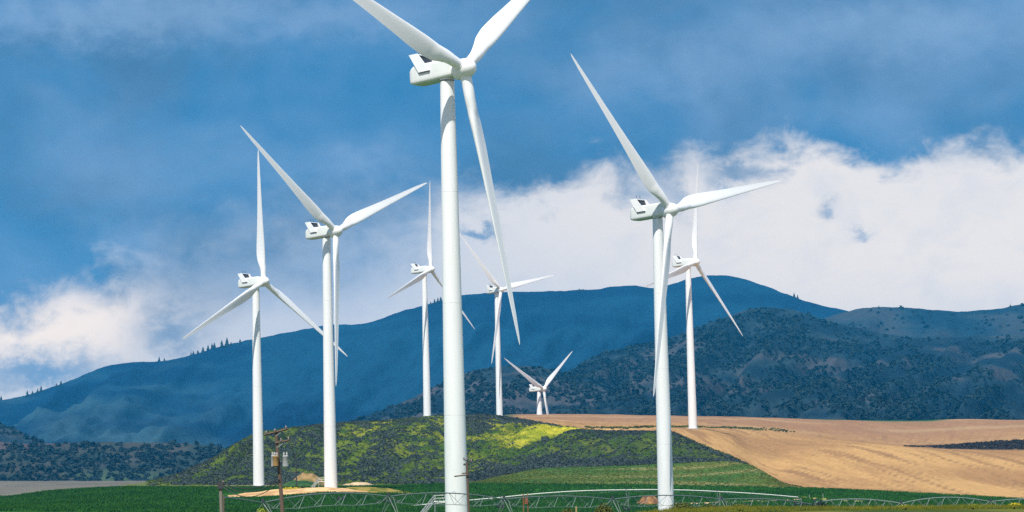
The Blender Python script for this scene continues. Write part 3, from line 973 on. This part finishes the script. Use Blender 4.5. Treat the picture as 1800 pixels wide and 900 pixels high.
for k, (x, hpx, onr) in enumerate(firs):
    P3, xs, dd = (RBP, RBX, 6000) if onr == 1 else (MTP, MTX, 7200)
    j = int(np.argmin(np.abs(xs - x)))
    b = P3[-2, j].copy(); b[0] += (x - xs[j]) / F * dd
    h = (hpx + 2) * dd / F
    e_ = empty('fir_tree', b - np.array([0, 0, .06 * h]), FIRLAB.get(x, 'small dark fir in a row of firs along the blue ridge crest'), 'tree', 'firs on the skyline')
    e_.scale = (h * random.uniform(.9, 1.25),) * 2 + (h,)
    e_.rotation_euler = (0, 0, random.uniform(0, 6))
    link('crown', FIR[k % 5], e_); link('trunk', TRUNK, e_)

# ------------------------------------------------------------------ wind turbines
BR = 48.5


def blade_mesh():
    st = [(.0, 1.9, 1.0, 0), (.025, 1.9, 1.0, 0), (.05, 2.0, .95, 10), (.09, 2.5, .70, 13), (.14, 3.15, .46, 13), (.19, 3.5, .34, 12), (.25, 3.4, .28, 10), (.35, 2.95, .24, 7.5), (.5, 2.35, .20, 4.5), (.65, 1.85, .18, 2.5),
          (.8, 1.38, .17, 1.2), (.9, 1.0, .16, .4), (.96, .66, .16, 0), (.99, .36, .16, 0), (1.0, .10, .2, 0)]
    rs = np.concatenate([np.linspace(0, .3, 22), np.linspace(.3, .95, 24)[1:], np.linspace(.95, 1, 8)[1:]])
    ch = pchip(rs, [s[0] for s in st], [s[1] for s in st]); tk = pchip(rs, [s[0] for s in st], [s[2] for s in st]); tw = pchip(rs, [s[0] for s in st], [s[3] for s in st])
    n = 22; vs = []; fs = []
    for r, c, t_, a in zip(rs, ch, tk, tw):
        circ = float(np.clip((.14 - r) / .09, 0, 1)); circ = circ * circ * (3 - 2 * circ)
        off = .5 * circ + .30 * (1 - circ)
        for k in range(n):
            th = 2 * math.pi * k / n
            xc = .5 * (1 + math.cos(th))            # 0 leading edge .. 1 trailing edge
            yt = 5 * t_ * (.2969 * math.sqrt(xc) - .126 * xc - .3516 * xc ** 2 + .2843 * xc ** 3 - .1036 * xc ** 4)
            sgn = 1 if math.sin(th) >= 0 else -1
            fy = sgn * yt * (1.15 if sgn > 0 else .85) + .04 * 4 * xc * (1 - xc) * (1 if t_ < .5 else 0)
            cx, cy = .5 + .5 * math.cos(th), .5 * t_ * math.sin(th)
            xx = (xc * (1 - circ) + cx * circ - off) * c; yy = (fy * (1 - circ) + cy * circ) * c
            A_ = R(a + 3.5)
            # local: blade along Z, rotor axis +X, leading edge towards +Y side of rotation
            e = -xx * math.cos(A_) + yy * math.sin(A_)
            ax = -yy * math.cos(A_) - xx * math.sin(A_)
            bend = -.9 * (r ** 2.2)
            vs.append((ax + bend * .0, e, r * (BR - 1.2) + 1.2))
    for i in range(len(rs) - 1):
        for k in range(n):
            fs.append((i * n + k, i * n + (k + 1) % n, (i + 1) * n + (k + 1) % n, (i + 1) * n + k))
    fs.append(tuple(reversed(range(n)))); fs.append(tuple((len(rs) - 1) * n + k for k in range(n)))
    m = MB(); m.add(vs, fs)
    return m.mesh('blade', M_BLADE, True, 60)


BLADE = blade_mesh()
COLLAR = MB().lathe([(1.02, 1.05), (1.06, 1.12), (1.06, 1.62), (1.0, 1.70)], 24).mesh('blade_collar', M_WHITE, True)


def hub_mesh():
    m = MB()
    prof = [(1.55, -1.75), (1.72, -1.6), (1.78, -1.0), (1.78, -.2), (1.72, .5), (1.55, 1.15), (1.25, 1.7), (.85, 2.1), (.45, 2.32), (.12, 2.4)]
    m.lathe(prof, 32, 'x')
    return m.mesh('hub', M_WHITE, True, 40)


HUB = hub_mesh()


def nacelle_mesh():
    # cross sections along the axis, X forward; rounded box narrowing and rounding off at the tail
    secs = [(2.75, 1.35, 1.25, -1.2), (2.45, 1.60, 1.42, -1.5), (2.2, 1.75, 1.52, -1.62), (-.5, 1.8, 1.58, -1.72), (-4.5, 1.8, 1.60, -1.78), (-6.3, 1.76, 1.5, -1.8), (-7.0, 1.66, 1.2, -1.74), (-7.5, 1.45, .75, -1.55), (-7.75, 1.1, .3, -1.25)]
    m = MB(); n = 28; vs = []; fs = []
    for (x, hw, top, bot) in secs:
        h = (top - bot) / 2; cz = (top + bot) / 2
        for k in range(n):
            a = 2 * math.pi * k / n + math.pi / n
            ca, sa = math.cos(a), math.sin(a)
            e = .2 if sa > 0 else .3
            vs.append((x, hw * math.copysign(abs(ca) ** e, ca), cz + h * math.copysign(abs(sa) ** e, sa)))
    for i in range(len(secs) - 1):
        for k in range(n):
            fs.append((i * n + k, (i + 1) * n + k, (i + 1) * n + (k + 1) % n, i * n + (k + 1) % n))
    fs.append(tuple(range(n))); fs.append(tuple(reversed([(len(secs) - 1) * n + k for k in range(n)])))
    m.add(vs, fs)
    return m.mesh('nacelle', M_GREYW, True, 38)


NAC = nacelle_mesh()


def fin_mesh(side):
    # slanted side plate of the cooler, from half way down the nacelle to well above it
    m = MB()
    y0, y1 = (1.83 * side, 2.05 * side)
    prof = [(-4.9, .05), (-2.3, .05), (-5.0, 3.45), (-6.95, 3.45)]
    vs = [(x, y0, z) for x, z in prof] + [(x, y1, z) for x, z in prof]
    fs = [(0, 1, 2, 3), (7, 6, 5, 4), (0, 4, 5, 1), (1, 5, 6, 2), (2, 6, 7, 3), (3, 7, 4, 0)]
    if side < 0: fs = [tuple(reversed(q)) for q in fs]
    m.add(vs, fs)
    return m.mesh('cooler_fin', M_WHITE)


FIN = {1: fin_mesh(1), -1: fin_mesh(-1)}
_m = MB()
_m.add([(-6.3, -1.82, 3.28), (-5.1, -1.82, 3.28), (-5.1, 1.82, 3.28), (-6.3, 1.82, 3.28), (-6.4, -1.82, 3.43), (-5.15, -1.82, 3.43), (-5.15, 1.82, 3.43), (-6.4, 1.82, 3.43)],
       [(3, 2, 1, 0), (4, 5, 6, 7), (0, 1, 5, 4), (1, 2, 6, 5), (2, 3, 7, 6), (3, 0, 4, 7)])
CTOP = _m.mesh('cooler_top', M_WHITE)
_m = MB()
_m.add([(-4.6, -1.82, 1.4), (-4.3, -1.82, 1.4), (-4.3, 1.82, 1.4), (-4.6, 1.82, 1.4), (-5.75, -1.82, 3.28), (-5.45, -1.82, 3.28), (-5.45, 1.82, 3.28), (-5.75, 1.82, 3.28)],
       [(3, 2, 1, 0), (4, 5, 6, 7), (0, 1, 5, 4), (1, 2, 6, 5), (2, 3, 7, 6), (3, 0, 4, 7)])
RADM = _m.mesh('radiator', M_RAD)
MAST = MB().tube([(0, 0, 0), (0, 0, .85)], .05, 6).box((0, 0, .9), (.3, .12, .1)).mesh('wind_sensor', M_RAD)
FIN_SHADE = MB().box((0, 0, 0), (2.6, .2, .16)).mesh('fin_shadow', M_RAD)  # dark strip standing in for the shadow under the cooler fin
DECK = MB().lathe([(1.30, -.45), (1.30, 0)], 28).mesh('yaw_ring', M_SEAM, True)


def stair_obj(t, ztop, ang):
    """steel stair up to the tower door with handrails, ang = direction it runs down in the tower's own frame"""
    st = MB()
    r0_, run = 2.2, ztop * .85
    ca, sa = math.cos(ang), math.sin(ang)
    def P_(d_, s_, z_): return (ca * d_ - sa * s_, sa * d_ + ca * s_, z_)
    for s_ in (-.55, .55):
        st.tube([P_(r0_ + 1.6, s_, ztop), P_(r0_ + 1.6 + run, s_, .05)], .09, 6)
        st.tube([P_(r0_ - .3, s_, ztop), P_(r0_ + 1.6, s_, ztop)], .09, 6)
    o = st.build('access_stair', M_STEEL, t)
    for s_ in (-.55, .55):
        for dz in (1.05, .55):
            MB().tube([P_(r0_ - .3, s_, ztop + dz), P_(r0_ + 1.6, s_, ztop + dz), P_(r0_ + 1.6 + run, s_, dz)], .06, 6).build('handrail', M_STEEL, o)
    for k in range(int(ztop / .3)):
        f = (k + .5) / int(ztop / .3)
        c = P_(r0_ + 1.6 + run * (1 - f), 0, ztop * f)
        MB().box(c, (.26, 1.05, .04), Matrix.Rotation(ang, 3, 'Z')).build('step', M_STEEL, o)
    for d_ in (r0_ + 1.5, r0_ + 1.6 + run * .5):
        zz = ztop if d_ < r0_ + 1.6 else ztop * .5
        for s_ in (-.55, .55):
            MB().tube([P_(d_, s_, 0), P_(d_, s_, zz + 1.05)], .05, 6).build('post', M_STEEL, o)


def turbine(label, hubpx, D, yaw, th, stair=None, hub_h=79.0):
    hubp = unproj(hubpx[0], hubpx[1], D)
    yaw = R(yaw)
    axh = np.array([math.sin(yaw), -math.cos(yaw), 0])
    over = 4.0
    base = hubp - axh * over
    pxb, _ = proj(base - np.array([0, 0, hub_h]))
    gz = float(terr_y(pxb, base[1]))
    H = hubp[2] - gz - .25               # height of the rotor axis over the tower
    t = empty('wind_turbine', (base[0], base[1], gz), label, 'wind turbine', 'white wind turbines', yaw - math.pi / 2)
    # local frame: +X points to the rotor
    topz = H - 1.75
    prof = []
    nseg = 4
    for k in range(nseg + 1):
        z = topz * k / nseg
        prof.append((2.0 - .75 * (k / nseg) ** 1.1, z))
    m = MB()
    prof2 = [(2.0 - .75 * (z / topz) ** 1.1, z) for z in np.linspace(-2.5 if False else 0, topz, 40)]
    m.lathe([(prof2[0][0], -1.5)] + prof2, 40)
    tw = m.build('tower', M_WHITE, t, True)
    for k in range(1, nseg):
        r_, z_ = prof[k]
        MB().lathe([(r_ + .004, -.03), (r_ + .012, -.02), (r_ + .012, .02), (r_ + .004, .03)], 40).build('flange', M_SEAM, tw, True, loc=(0, 0, z_))
    MB().lathe([(3.1, -1.4), (3.1, .12), (2.9, .2), (2.05, .22)], 36).build('foundation', M_CONC, t, True)
    rot = empty_part = bpy.data.objects.new('nacelle', NAC)
    COL.objects.link(rot); rot.parent = t; rot.location = (0, 0, H + .38); rot.rotation_euler = (0, -R(2.2), 0)
    for s_ in (1, -1): link('cooler_fin', FIN[s_], rot)
    link('cooler_top', CTOP, rot); link('radiator', RADM, rot)
    for y_ in (-.7, .7):
        link('wind_sensor', MAST, rot, (-5.8, y_, 3.42))
    for y_ in (-1.0, 1.0): link('fin_shadow', FIN_SHADE, rot, (-3.6, 1.95 * y_, -.04))
    link('yaw_ring', DECK, t, (0, 0, topz + .66))
    h = link('hub', HUB, t)
    h.location = (over, 0, H + .05); h.rotation_euler = (0, -R(5), 0)
    for k in range(3):
        a = R(th + 120 * k)
        b = link('blade', BLADE, t)
        # rotor frame: axis X tilted up 5 degrees, blade turned by a about it (clockwise seen from the front)
        Mt = Matrix.Translation((over, 0, H + .05)) @ Matrix.Rotation(-R(5), 4, 'Y') @ Matrix.Rotation(-a, 4, 'X') @ Matrix.Rotation(R(.5), 4, 'Y')
        b.matrix_local = Mt
        c = link('blade_collar', COLLAR, b)
    if stair:
        stair_obj(t, *stair)
    return t, base, gz


TURB = [
    ('largest white wind turbine in the centre foreground, upper blades leaving the frame', (816, 118.5), 446, 49.3, 51.1),
    ('large white wind turbine on the right, its blade tip reaching high over the tan field', (1178, 368), 638, 48.4, 77.2),
    ('white wind turbine standing on the bare sandy pad with a steel stair at its foot', (590.4, 405.5), 799, 51.1, 67.4),
    ('leftmost white wind turbine, one blade pointing straight up, foot hidden by the green crop', (463.5, 494), 936, 51.3, 2.6),
    ('white wind turbine on the hill crest left of the largest tower, one blade upright', (757, 472.8), 1364, 59.5, 8.5),
    ('white wind turbine on the hill crest right of the largest tower', (880.8, 509), 1609, 44.4, 76.8),
    ('smallest and farthest white wind turbine, its two upper blades forming a V', (955.5, 683), 1830, 54, 55.0),
    ('white wind turbine standing on the tan ploughed field, partly behind the large right tower', (1222, 460), 1200, 54.5, 13.3),
]
TB = []
for i, (lab, hp, D, yw, th) in enumerate(TURB):
    st = None
    if i == 0: st = (4.6, R(215))
    if i == 2: st = (2.6, R(215))
    TB.append(turbine(lab, hp, D, yw, th, st))


# ------------------------------------------------------------------ dirt pads and mounds draped on the ground
def patch(name, px, D, hw, hd, h, col1, col2, seed, n=44, mat=MG_DIRT, power=1.0, noise=.5):
    u = np.linspace(-1, 1, n); P_ = []
    for b in u:
        row = []
        for a in u:
            q = ground_at(px + a * hw, D + b * hd)
            row.append(q)
        P_.append(row)
    g = np.array(P_)
    A_, B_ = np.meshgrid(u, u)
    rr_ = np.sqrt(A_ ** 2 + B_ ** 2) + (fbm(A_ * 3 + seed, B_ * 3, seed, 4) - .5) * noise
    k = sm(1.0 - rr_, 0.0, .8 * power)
    g[..., 2] += k * h * (.8 + .5 * fbm(A_ * 5, B_ * 5, seed + 3, 3)) + .10 - .9 * sm(rr_, .90, 1.05)
    c = lerp(col1, col2, sm(fbm(A_ * 7, B_ * 7, seed + 5, 4), .35, .65))
    me = mesh_np(name, g.reshape(-1, 3), grid_faces(n, n), mat, True, c.reshape(-1, 3))
    return link(name, me, kind='structure')


patch('dirt_pad', 528, 800, 135, 34, .7, (.46, .26, .11), (.70, .46, .22), 3, 60)
patch('grass_bank', 655, 812, 75, 18, .9, (.11, .12, .015), (.30, .22, .05), 5, 40)
patch('grass_bank', 528, 884, 46, 9, 2.0, (.018, .065, .022), (.05, .095, .025), 6, 30, noise=.2)
patch('sand_heap', 541, 908, 42, 20, 4.0, (.15, .12, .04), (.36, .22, .09), 8, 30, noise=.12)
patch('sand_heap', 628, 905, 34, 12, 1.1, (.46, .33, .19), (.62, .46, .28), 9, 26)
patch('dirt_mound', 1143, 775, 26, 10, 1.9, (.16, .075, .03), (.34, .18, .07), 14, 26)


def track(name, pts, wd, col1, col2, seed):
    """dirt track laid along photo columns: (px, distance)"""
    xs = np.arange(pts[0][0], pts[-1][0] + .1, 6.0)
    Dm = pchip(xs, *zip(*pts)); rows = []
    for off in np.linspace(-1, 1, 7):
        rows.append([ground_at(x, dd + off * wd * (.8 + .4 * math.sin(x / 37 + seed))) for x, dd in zip(xs, Dm)])
    g = np.array(rows); g[..., 2] += .12
    g[0, :, 2] -= .3; g[-1, :, 2] -= .3
    c = lerp(col1, col2, sm(fbm(g[..., 0] / 4, g[..., 1] / 8, seed, 4), .35, .65))
    me = mesh_np(name, g.reshape(-1, 3), grid_faces(*g.shape[:2]), MG_DIRT, True, c.reshape(-1, 3))
    return link(name, me, kind='structure')


track('dirt_track', [(1170, 778), (1280, 776), (1350, 780), (1410, 790)], 6.5, (.42, .28, .16), (.62, .44, .27), 4)
track('dirt_track', [(1400, 812), (1450, 795), (1520, 780)], 6, (.40, .33, .10), (.58, .45, .18), 6)
track('dirt_track', [(160, 720), (280, 745), (400, 765)], 2.2, (.13, .15, .03), (.30, .28, .09), 9)


# ------------------------------------------------------------------ centre pivot irrigation
def pivot(label, name, nodes, mat_pipe, arch, depth, bays_, mat_strut, tower=True, rpipe=.072, rods=True, rstrut=.026, open_start=False):
    """nodes: (px, py of the pipe, D) at the wheeled towers"""
    W = [unproj(a, b, c) for a, b, c in nodes]
    base = ground_at(nodes[0][0], nodes[0][2])
    t = empty(name, base, label, 'irrigation machine', 'wheeled irrigation lines in the crop field')
    L = lambda p: tuple(np.asarray(p) - base)
    for k in range(len(W) - 1):
        a, b = W[k], W[k + 1]
        ar = arch[k] if isinstance(arch, list) else arch
        f = lambda s_: a + (b - a) * s_ + np.array([0, 0, ar * 4 * s_ * (1 - s_)])
        ss = np.linspace(0, 1, 17)
        span = MB().tube([L(f(s_)) for s_ in ss], rpipe, 8).build('water_pipe', mat_pipe, t, True)
        dirv = (b - a) / np.linalg.norm(b - a); side = np.cross(dirv, [0, 0, 1.0]); side /= np.linalg.norm(side)
        bays = bays_[k] if isinstance(bays_, list) else bays_
        if rods and bays:
            def low(s_, sg):
                env = min(1, min(s_, 1 - s_) * bays * 1.0 + .15)
                return f(s_) + np.array([0, 0, -depth * env]) + side * sg * .55 * env
            for sg in (-1, 1):
                rp = [L(f(0.01))] + [L(low((j + .5) / bays, sg)) for j in range(bays)] + [L(f(.99))]
                MB().tube(rp, rstrut * .7, 5).build('truss_rod', mat_strut, span)
                for j in range(bays):
                    s1 = (j + .5) / bays
                    for s0 in (s1 - .42 / bays, s1 + .42 / bays):
                        MB().tube([L(f(s0)), L(low(s1, sg))], rstrut, 5).build('strut', mat_strut, span)
            for j in range(bays):
                s1 = (j + .5) / bays
                MB().tube([L(low(s1, -1)), L(low(s1, 1))], rstrut * .8, 5).build('cross_brace', mat_strut, span)
            for j in range(bays):
                s1 = (j + .25) / bays
                q = f(s1)
                MB().tube([L(q + np.array([0, 0, .12])), L(q + side * .35 + np.array([0, 0, .25])), L(q + side * .5 + np.array([0, 0, -.1])), L(q + side * .5 + np.array([0, 0, -1.6]))], .022, 5).build('drop_hose', M_WIRE, span)
    if tower:
        for k in range(1 if open_start else 0, len(W)):
            q = W[k]
            dv = W[min(k + 1, len(W) - 1)] - W[max(k - 1, 0)]; dv = dv / np.linalg.norm(dv)
            trav = np.array([dv[1], -dv[0], 0]); trav /= np.linalg.norm(trav)
            px, py = proj(q)
            gz = float(terr_y(float(px), q[1]))
            tp = MB()
            ft = []
            for sg in (-1, 1):
                foot = np.array([q[0], q[1], gz + .75]) + trav * sg * 2.0
                ft.append(foot)
                tp.tube([L(q), L(foot)], .045, 6)
                tp.tube([L(q + dv * .9 + np.array([0, 0, -.1])), L(foot)], .035, 6)
            tp.tube([L(ft[0]), L(ft[1])], .09, 6)
            tw = tp.build('drive_tower', M_LEG, t)
            for foot in ft:
                wh = MB(); wh.lathe([(.45, -.16), (.62, -.16), (.68, -.06), (.68, .06), (.62, .16), (.45, .16)], 16, 'x')
                w_ = wh.build('wheel', M_TYRE, tw, True, loc=L(foot + np.array([0, 0, -.05])))
                w_.rotation_euler = (0, 0, math.atan2(dv[1], dv[0]))
            MB().box(L(q + np.array([0, 0, .32])), (.34, .3, .4)).build('control_box', M_RAD, tw)
    return t


pivot('long trussed irrigation line with dark pipe passing in front of the largest tower', 'irrigation_pivot',
      [(395, 874, 300), (462, 884, 312), (683, 873, 330), (886, 878, 348), (1077, 878, 366), (1268, 878, 385), (1440, 889, 400)],
      M_PIPED, [0.05, .75, .65, .45, .60, .50], 1.45, [0, 6, 6, 6, 6, 6], M_GALV, open_start=True)
pivot('trussed irrigation line at the right edge with arched pale spans', 'irrigation_pivot',
      [(1432, 883, 420), (1584, 885, 425), (1741, 882, 432), (1905, 884, 440)], M_GALV, [.62, .85, .6], 1.35, 6, M_GALV)
pivot('single long pale irrigation pipe arching across the crop behind the largest tower', 'irrigation_pivot',
      [(600, 899, 690), (683, 893.5, 695), (880, 874.5, 705), (1100, 861.2, 715), (1260, 864, 722), (1403, 874, 730)], M_PIPEW, [0, .1, .5, .25, .15], .9, 3, M_GALV, True, .13, True, .014)


# ------------------------------------------------------------------ utility poles and wires
def pole(name, label, top, D, lean, r0, r1, mat, cat='utility pole', group='poles along the field'):
    tp = unproj(top[0], top[1], D)
    g_ = ground_at(top[0] + lean, D)
    t = empty(name, g_, label, cat, group)
    v = tp - g_
    MB().tube([(0, 0, -.8), tuple(v * .33), tuple(v * .66), tuple(v)], [r0, r0 * .9, r1 * 1.1, r1], 10).build('shaft', mat, t, True)
    return t, tp, g_, v


INS = MB().lathe([(.05, 0), (.09, .03), (.06, .08), (.09, .11), (.05, .16), (.03, .24)], 10).mesh('insulator', M_STEELD, True)
DT = 186
t1, tp1, g1, v1 = pole('transformer_pole', 'leaning brown wooden pole carrying two crossarms and transformer cans, left of the sandy pad', (485, 758), DT, 15, .16, .11, M_WOOD)
L1 = lambda px, py, dd=0.0: tuple(unproj(px, py, DT + dd) - g1)
for (a, b) in (((465, 764.5), (506, 754)), ((484, 779), (509, 774))):
    ca = MB().tube([L1(*a, -.15), L1(*b, -.15)], .065, 4).build('crossarm', M_WOOD, t1)
    for f in (.08, .45, .92) if a[0] < 470 else (.4, .93):
        link('insulator', INS, ca, np.array(L1(a[0] + (b[0] - a[0]) * f, a[1] + (b[1] - a[1]) * f, -.15)) + [0, 0, .05])
    MB().tube([L1(b[0] - 9, b[1] + 3, -.13), L1((485 if a[0] < 470 else 487), b[1] + 13, -.1)], .025, 5).build('brace', M_STEEL, t1)


def can(px, py0, py1, dd, mat, r):
    top, bot = np.array(L1(px, py0, dd)), np.array(L1(px, py1, dd))
    h = top[2] - bot[2]
    c = MB().lathe([(r * .8, 0), (r, .05), (r, h * .86), (r * 1.05, h * .88), (r * 1.05, h * .93), (r * .7, h * .99), (r * .2, h)], 18).build('transformer', mat, t1, True, loc=bot)
    for s_ in (-.45, .45):
        MB().lathe([(.05, 0), (.07, .04), (.045, .1), (.07, .14), (.03, .26)], 8).build('bushing', M_CONC, c, loc=(s_ * r, 0, h * .96))
    MB().box((0, 0, .02), (r * 1.9, r * 1.9, .04)).build('bracket', M_WIRE, c)


can(481.5, 800, 821, .35, M_CAN, .20)
can(484.8, 801, 820, -.28, M_CANR, .21)
can(502, 800.5, 821, 0, M_CAN, .22)
MB().tube([L1(481, 812, .2), L1(491, 812, 0), L1(501, 812, 0)], .05, 6).build('hanger', M_WIRE, t1)

t2, tp2, g2, v2 = pole('utility_pole', 'short grey weathered pole with a clamp head at the left of the crop', (387.5, 848), 190, 3, .13, .12, M_WOODG)
L2 = lambda px, py, dd=0.0: tuple(unproj(px, py, 190 + dd) - g2)
MB().box(L2(387.5, 853, -.12), (.42, .2, .5)).build('switch_box', M_WIRE, t2)
MB().tube([L2(383, 849, -.1), L2(394, 851, -.1)], .05, 5).build('crossarm', M_WOODG, t2)
link('insulator', INS, t2, L2(392, 850, -.1))

t3, tp3, g3, v3 = pole('utility_pole', 'brown wooden pole with a side crossarm right beside the largest tower', (820.5, 812), 215, 5, .125, .10, M_WOOD)
L3 = lambda px, py, dd=0.0: tuple(unproj(px, py, 215 + dd) - g3)
MB().tube([L3(798.5, 837.5, -.2), L3(823, 834.5, -.2)], .055, 4).build('crossarm', M_WOOD, t3)
MB().tube([L3(812, 832.5, .2), L3(822, 831, .2)], .05, 4).build('crossarm', M_WOOD, t3)
MB().tube([L3(815, 808, -.1), L3(829, 812, -.1)], .04, 4).build('top_bracket', M_WIRE, t3)
for q in ((815.5, 808.5), (821, 808), (828.5, 811.5)):
    link('insulator', INS, t3, L3(*q, -.1))
MB().tube([L3(816, 815, -.1), L3(817, 818, -.1)], .10, 6).build('fuse', M_WIRE, t3)

t4, tp4, g4, v4 = pole('utility_pole', 'thin black pole by the yellow flowers on the sandy pad', (520, 797), 815, 1.5, .22, .17, M_DARKP)
for (x, y0, lab) in ((1422.5, 869.5, 'left one of two thin pale posts in the crop right of the pale pipe'), (1446.5, 867.5, 'right one of two thin pale posts in the crop right of the pale pipe')):
    pole('marker_post', lab, (x, y0), 800, .3, .10, .08, M_GALV, 'post', 'thin posts in the crop')
pole('marker_post', 'pale marker post among the bushes at the bottom edge', (1013, 890), 112, 0, .03, .028, M_STRAW, 'post')
pole('fence_post', 'stubby dark post on the pale track right of the short grey pole', (393.5, 870), 300, 0, .09, .08, M_WOOD, 'post')


def wire(label, a, b, sag):
    a, b = np.array(a), np.array(b)
    pts = [tuple(a + (b - a) * s_ - np.array([0, 0, sag * 4 * s_ * (1 - s_)]) - a) for s_ in np.linspace(0, 1, 13)]
    MB().tube(pts, .03, 5).build('power_cable', M_WIRE, loc=a, label=label, category='cable', group='cables between the two left poles')


wire('uppermost sagging dark cable from the short grey pole to the leaning pole', unproj(392, 849.5, 189.9), unproj(491.5, 840, 185.9), .55)
wire('middle sagging dark cable from the short grey pole to the leaning pole', unproj(391, 851.5, 189.9), unproj(492, 842.5, 185.8), .72)
wire('lowest sagging dark cable from the short grey pole to the leaning pole', unproj(389.5, 854, 189.8), unproj(492.5, 845.5, 185.8), .95)

# rusty drive box hanging on the irrigation line
pb = ground_at(925, 356)
bx = empty('pump_box', pb, 'rusty red-brown box on two legs under the irrigation pipe', 'control box')
q0 = unproj(925, 879.5, 356) - pb
MB().box(tuple(q0), (.42, .4, .95)).build('cabinet', M_RUST, bx)
MB().box(tuple(q0 + np.array([0, -.22, .1])), (.34, .03, .6)).build('door', M_RUST, bx)
for s_ in (-.3, .3): MB().tube([(s_, 0, -.1), (s_, 0, q0[2] + .9)], .07, 6).build('leg', M_RUST, bx)


# ------------------------------------------------------------------ bushes and grass along the verge
def bush(label, px, py, D, r, h, mat, seed, n=420, size=.09, name='bush'):
    g_ = ground_at(px, D)
    top = unproj(px, py, D)
    h = max(h, top[2] - g_[2])
    t = empty(name, g_, label, 'bush', 'bushes along the bottom of the view')
    T = leaf_template(n, size, seed, flat=1.0)
    lump = np.random.default_rng(seed).uniform(-.5, .5, (5, 2))
    T2 = [T * [r, r, h]]
    for k in range(4):
        q = leaf_template(n // 3, size * 1.3, seed + 50 + k, flat=1.0) * [r * .55, r * .55, h * (.55 + .12 * k)]
        q[..., 0] += lump[k, 0] * 1.5 * r; q[..., 1] += lump[k, 1] * r
        T2.append(q)
    T2 = np.concatenate(T2, 0)
    link('foliage', tmpl_mesh('foliage', T2, mat), t)
    s_ = MB()
    for k in range(5):
        a = k * 1.3 + seed
        s_.tube([(0, 0, -.1), (r * .2 * math.cos(a), r * .2 * math.sin(a), h * .35), (r * .5 * math.cos(a), r * .5 * math.sin(a), h * .75)], [.03, .02, .008], 5)
    s_.build('stems', M_BARK, t)


bush('bright lime-green bush at the bottom edge left of the leaning pole', 460, 890.5, 120, .34, .3, M_LIME, 1)
bush('small olive bush at the bottom edge right of the largest tower', 998, 893.5, 113, .36, .2, M_OLIVE, 2)
bush('rounded olive bush at the bottom edge below the irrigation truss', 1062, 885, 113, .42, .2, M_OLIVE, 3)
bush('dark olive bush covering the foot of the large right tower', 1196, 883.5, 112, .55, .2, M_OLIVE, 4, 560)
bush('low olive bush just right of the large right tower', 1248, 890, 111, .5, .2, M_OLIVE, 5, 500)
bush('flat olive bush under the pale dirt track', 1300, 888.5, 111, .5, .2, M_OLIVE, 6, 500)
bush('blackish ragged bush beside the end of the pale irrigation pipe', 1445, 881, 395, 1.5, .6, M_SCRUB, 7, 420, .14)
bush('low dark ragged bush left of the blackish one', 1418, 886, 394, 1.3, .5, M_SCRUB, 8, 300, .14)
bush('yellowing bush at the bottom right corner', 1783, 884, 112, .36, .2, M_YELL, 9, 300)
bush('pale green bush below the right irrigation line', 1710, 889, 112, .42, .15, M_LIME, 10, 300)
bush('yellowish weed clump below the right irrigation line', 1592, 890, 111, .4, .15, M_YELL, 11, 240, .06)
# yellow flowering weeds on the pad
for k, (x, r) in enumerate(((504, 1.2), (510, 1.1), (517, 1.0), (522, .9))):
    q = ground_at(x, 796)
    o = link('flowering_weed', tmpl_mesh('flowering_weed', leaf_template(90, .28, 120 + k, flat=.9) * [r, r, r * .9], M_YELL), loc=q + np.array([0, 0, .55]), category='plant', group='yellow flowering weeds on the pad',
             label=['leftmost yellow flowering clump on the sandy pad beside the leaning pole', 'second yellow flowering clump from the leaning pole on the pad', 'third yellow flowering clump from the leaning pole on the pad', 'yellow flowering clump at the foot of the thin black pole'][k])
q = ground_at(530, 797)
link('weed', tmpl_mesh('weed', leaf_template(80, .3, 140, flat=.9) * [1.3, 1.3, 1.0], M_OLIVE), loc=q + np.array([0, 0, .5]), category='plant', label='dark green weed clump right of the thin black pole')
bush('dark lone bush low in the sunlit yellow-green grass of the hill', 959, 766, 1180, 1.9, 1.3, M_SAGE, 31, 200, .2)

# verge grass
N = 9000
px_ = np.concatenate([rng.uniform(1120, 1840, N), rng.uniform(380, 1120, 1200)]); D_ = rng.uniform(100, 120, len(px_))
Gv = np.concatenate([near[-1:], GRID[0]], 0)
rows = Gv[:, NC // 2, 1]
pos = bil(Gv, np.interp(px_, PXS, np.arange(NC)), np.interp(D_, rows, np.arange(len(rows))))
GT = [tuft_template(9, 70 + s_, .5, 1.0, .035) for s_ in range(5)]
clump = .5 + sm(fbm(px_ / 40, D_ / 3, 97, 3), .35, .7)
link('verge_grass', scatter_mesh('verge_grass', pos, rng.uniform(.09, .16, len(pos)), GT, M_GRASS, rng.uniform(.05, .13, len(pos)) * clump), kind='stuff', label='yellow-green grass along the roadside verge at the bottom', category='grass')

# ------------------------------------------------------------------ air
zb, zt_ = -16.0, 0.0
lo = min(float(gg_[..., 2].min()) for gg_ in GRID)
lo = min(lo, min(float(h_[..., 2].min()) for h_ in (MTP, RBP, RHP, MHP, LHP, LSP)), -45.0)
hi = max(float(MTP[..., 2].max()), float(RBP[..., 2].max())) + 45
x1 = 12500 * 2700 / F
m = MB().box((0, (12700 - 300) / 2, (lo - 1 + hi) / 2), (2 * 7600, 12700 + 300, hi - lo + 1))
M_HAZE = bpy.data.materials.new('haze'); M_HAZE.use_nodes = True
hz = NT(M_HAZE.node_tree); hz.n.clear()
pv = hz.n.new('ShaderNodeVolumePrincipled')
pv.inputs['Color'].default_value = (.03, .49, 1.0, 1)
pv.inputs['Density'].default_value = 5.0e-5
pv.inputs['Anisotropy'].default_value = 0.0
ho = hz.n.new('ShaderNodeOutputMaterial')
hz.l.new(pv.outputs[0], ho.inputs['Volume'])
m.build('haze', M_HAZE, kind='stuff', label='thin blue air between the camera and the mountains', category='haze')
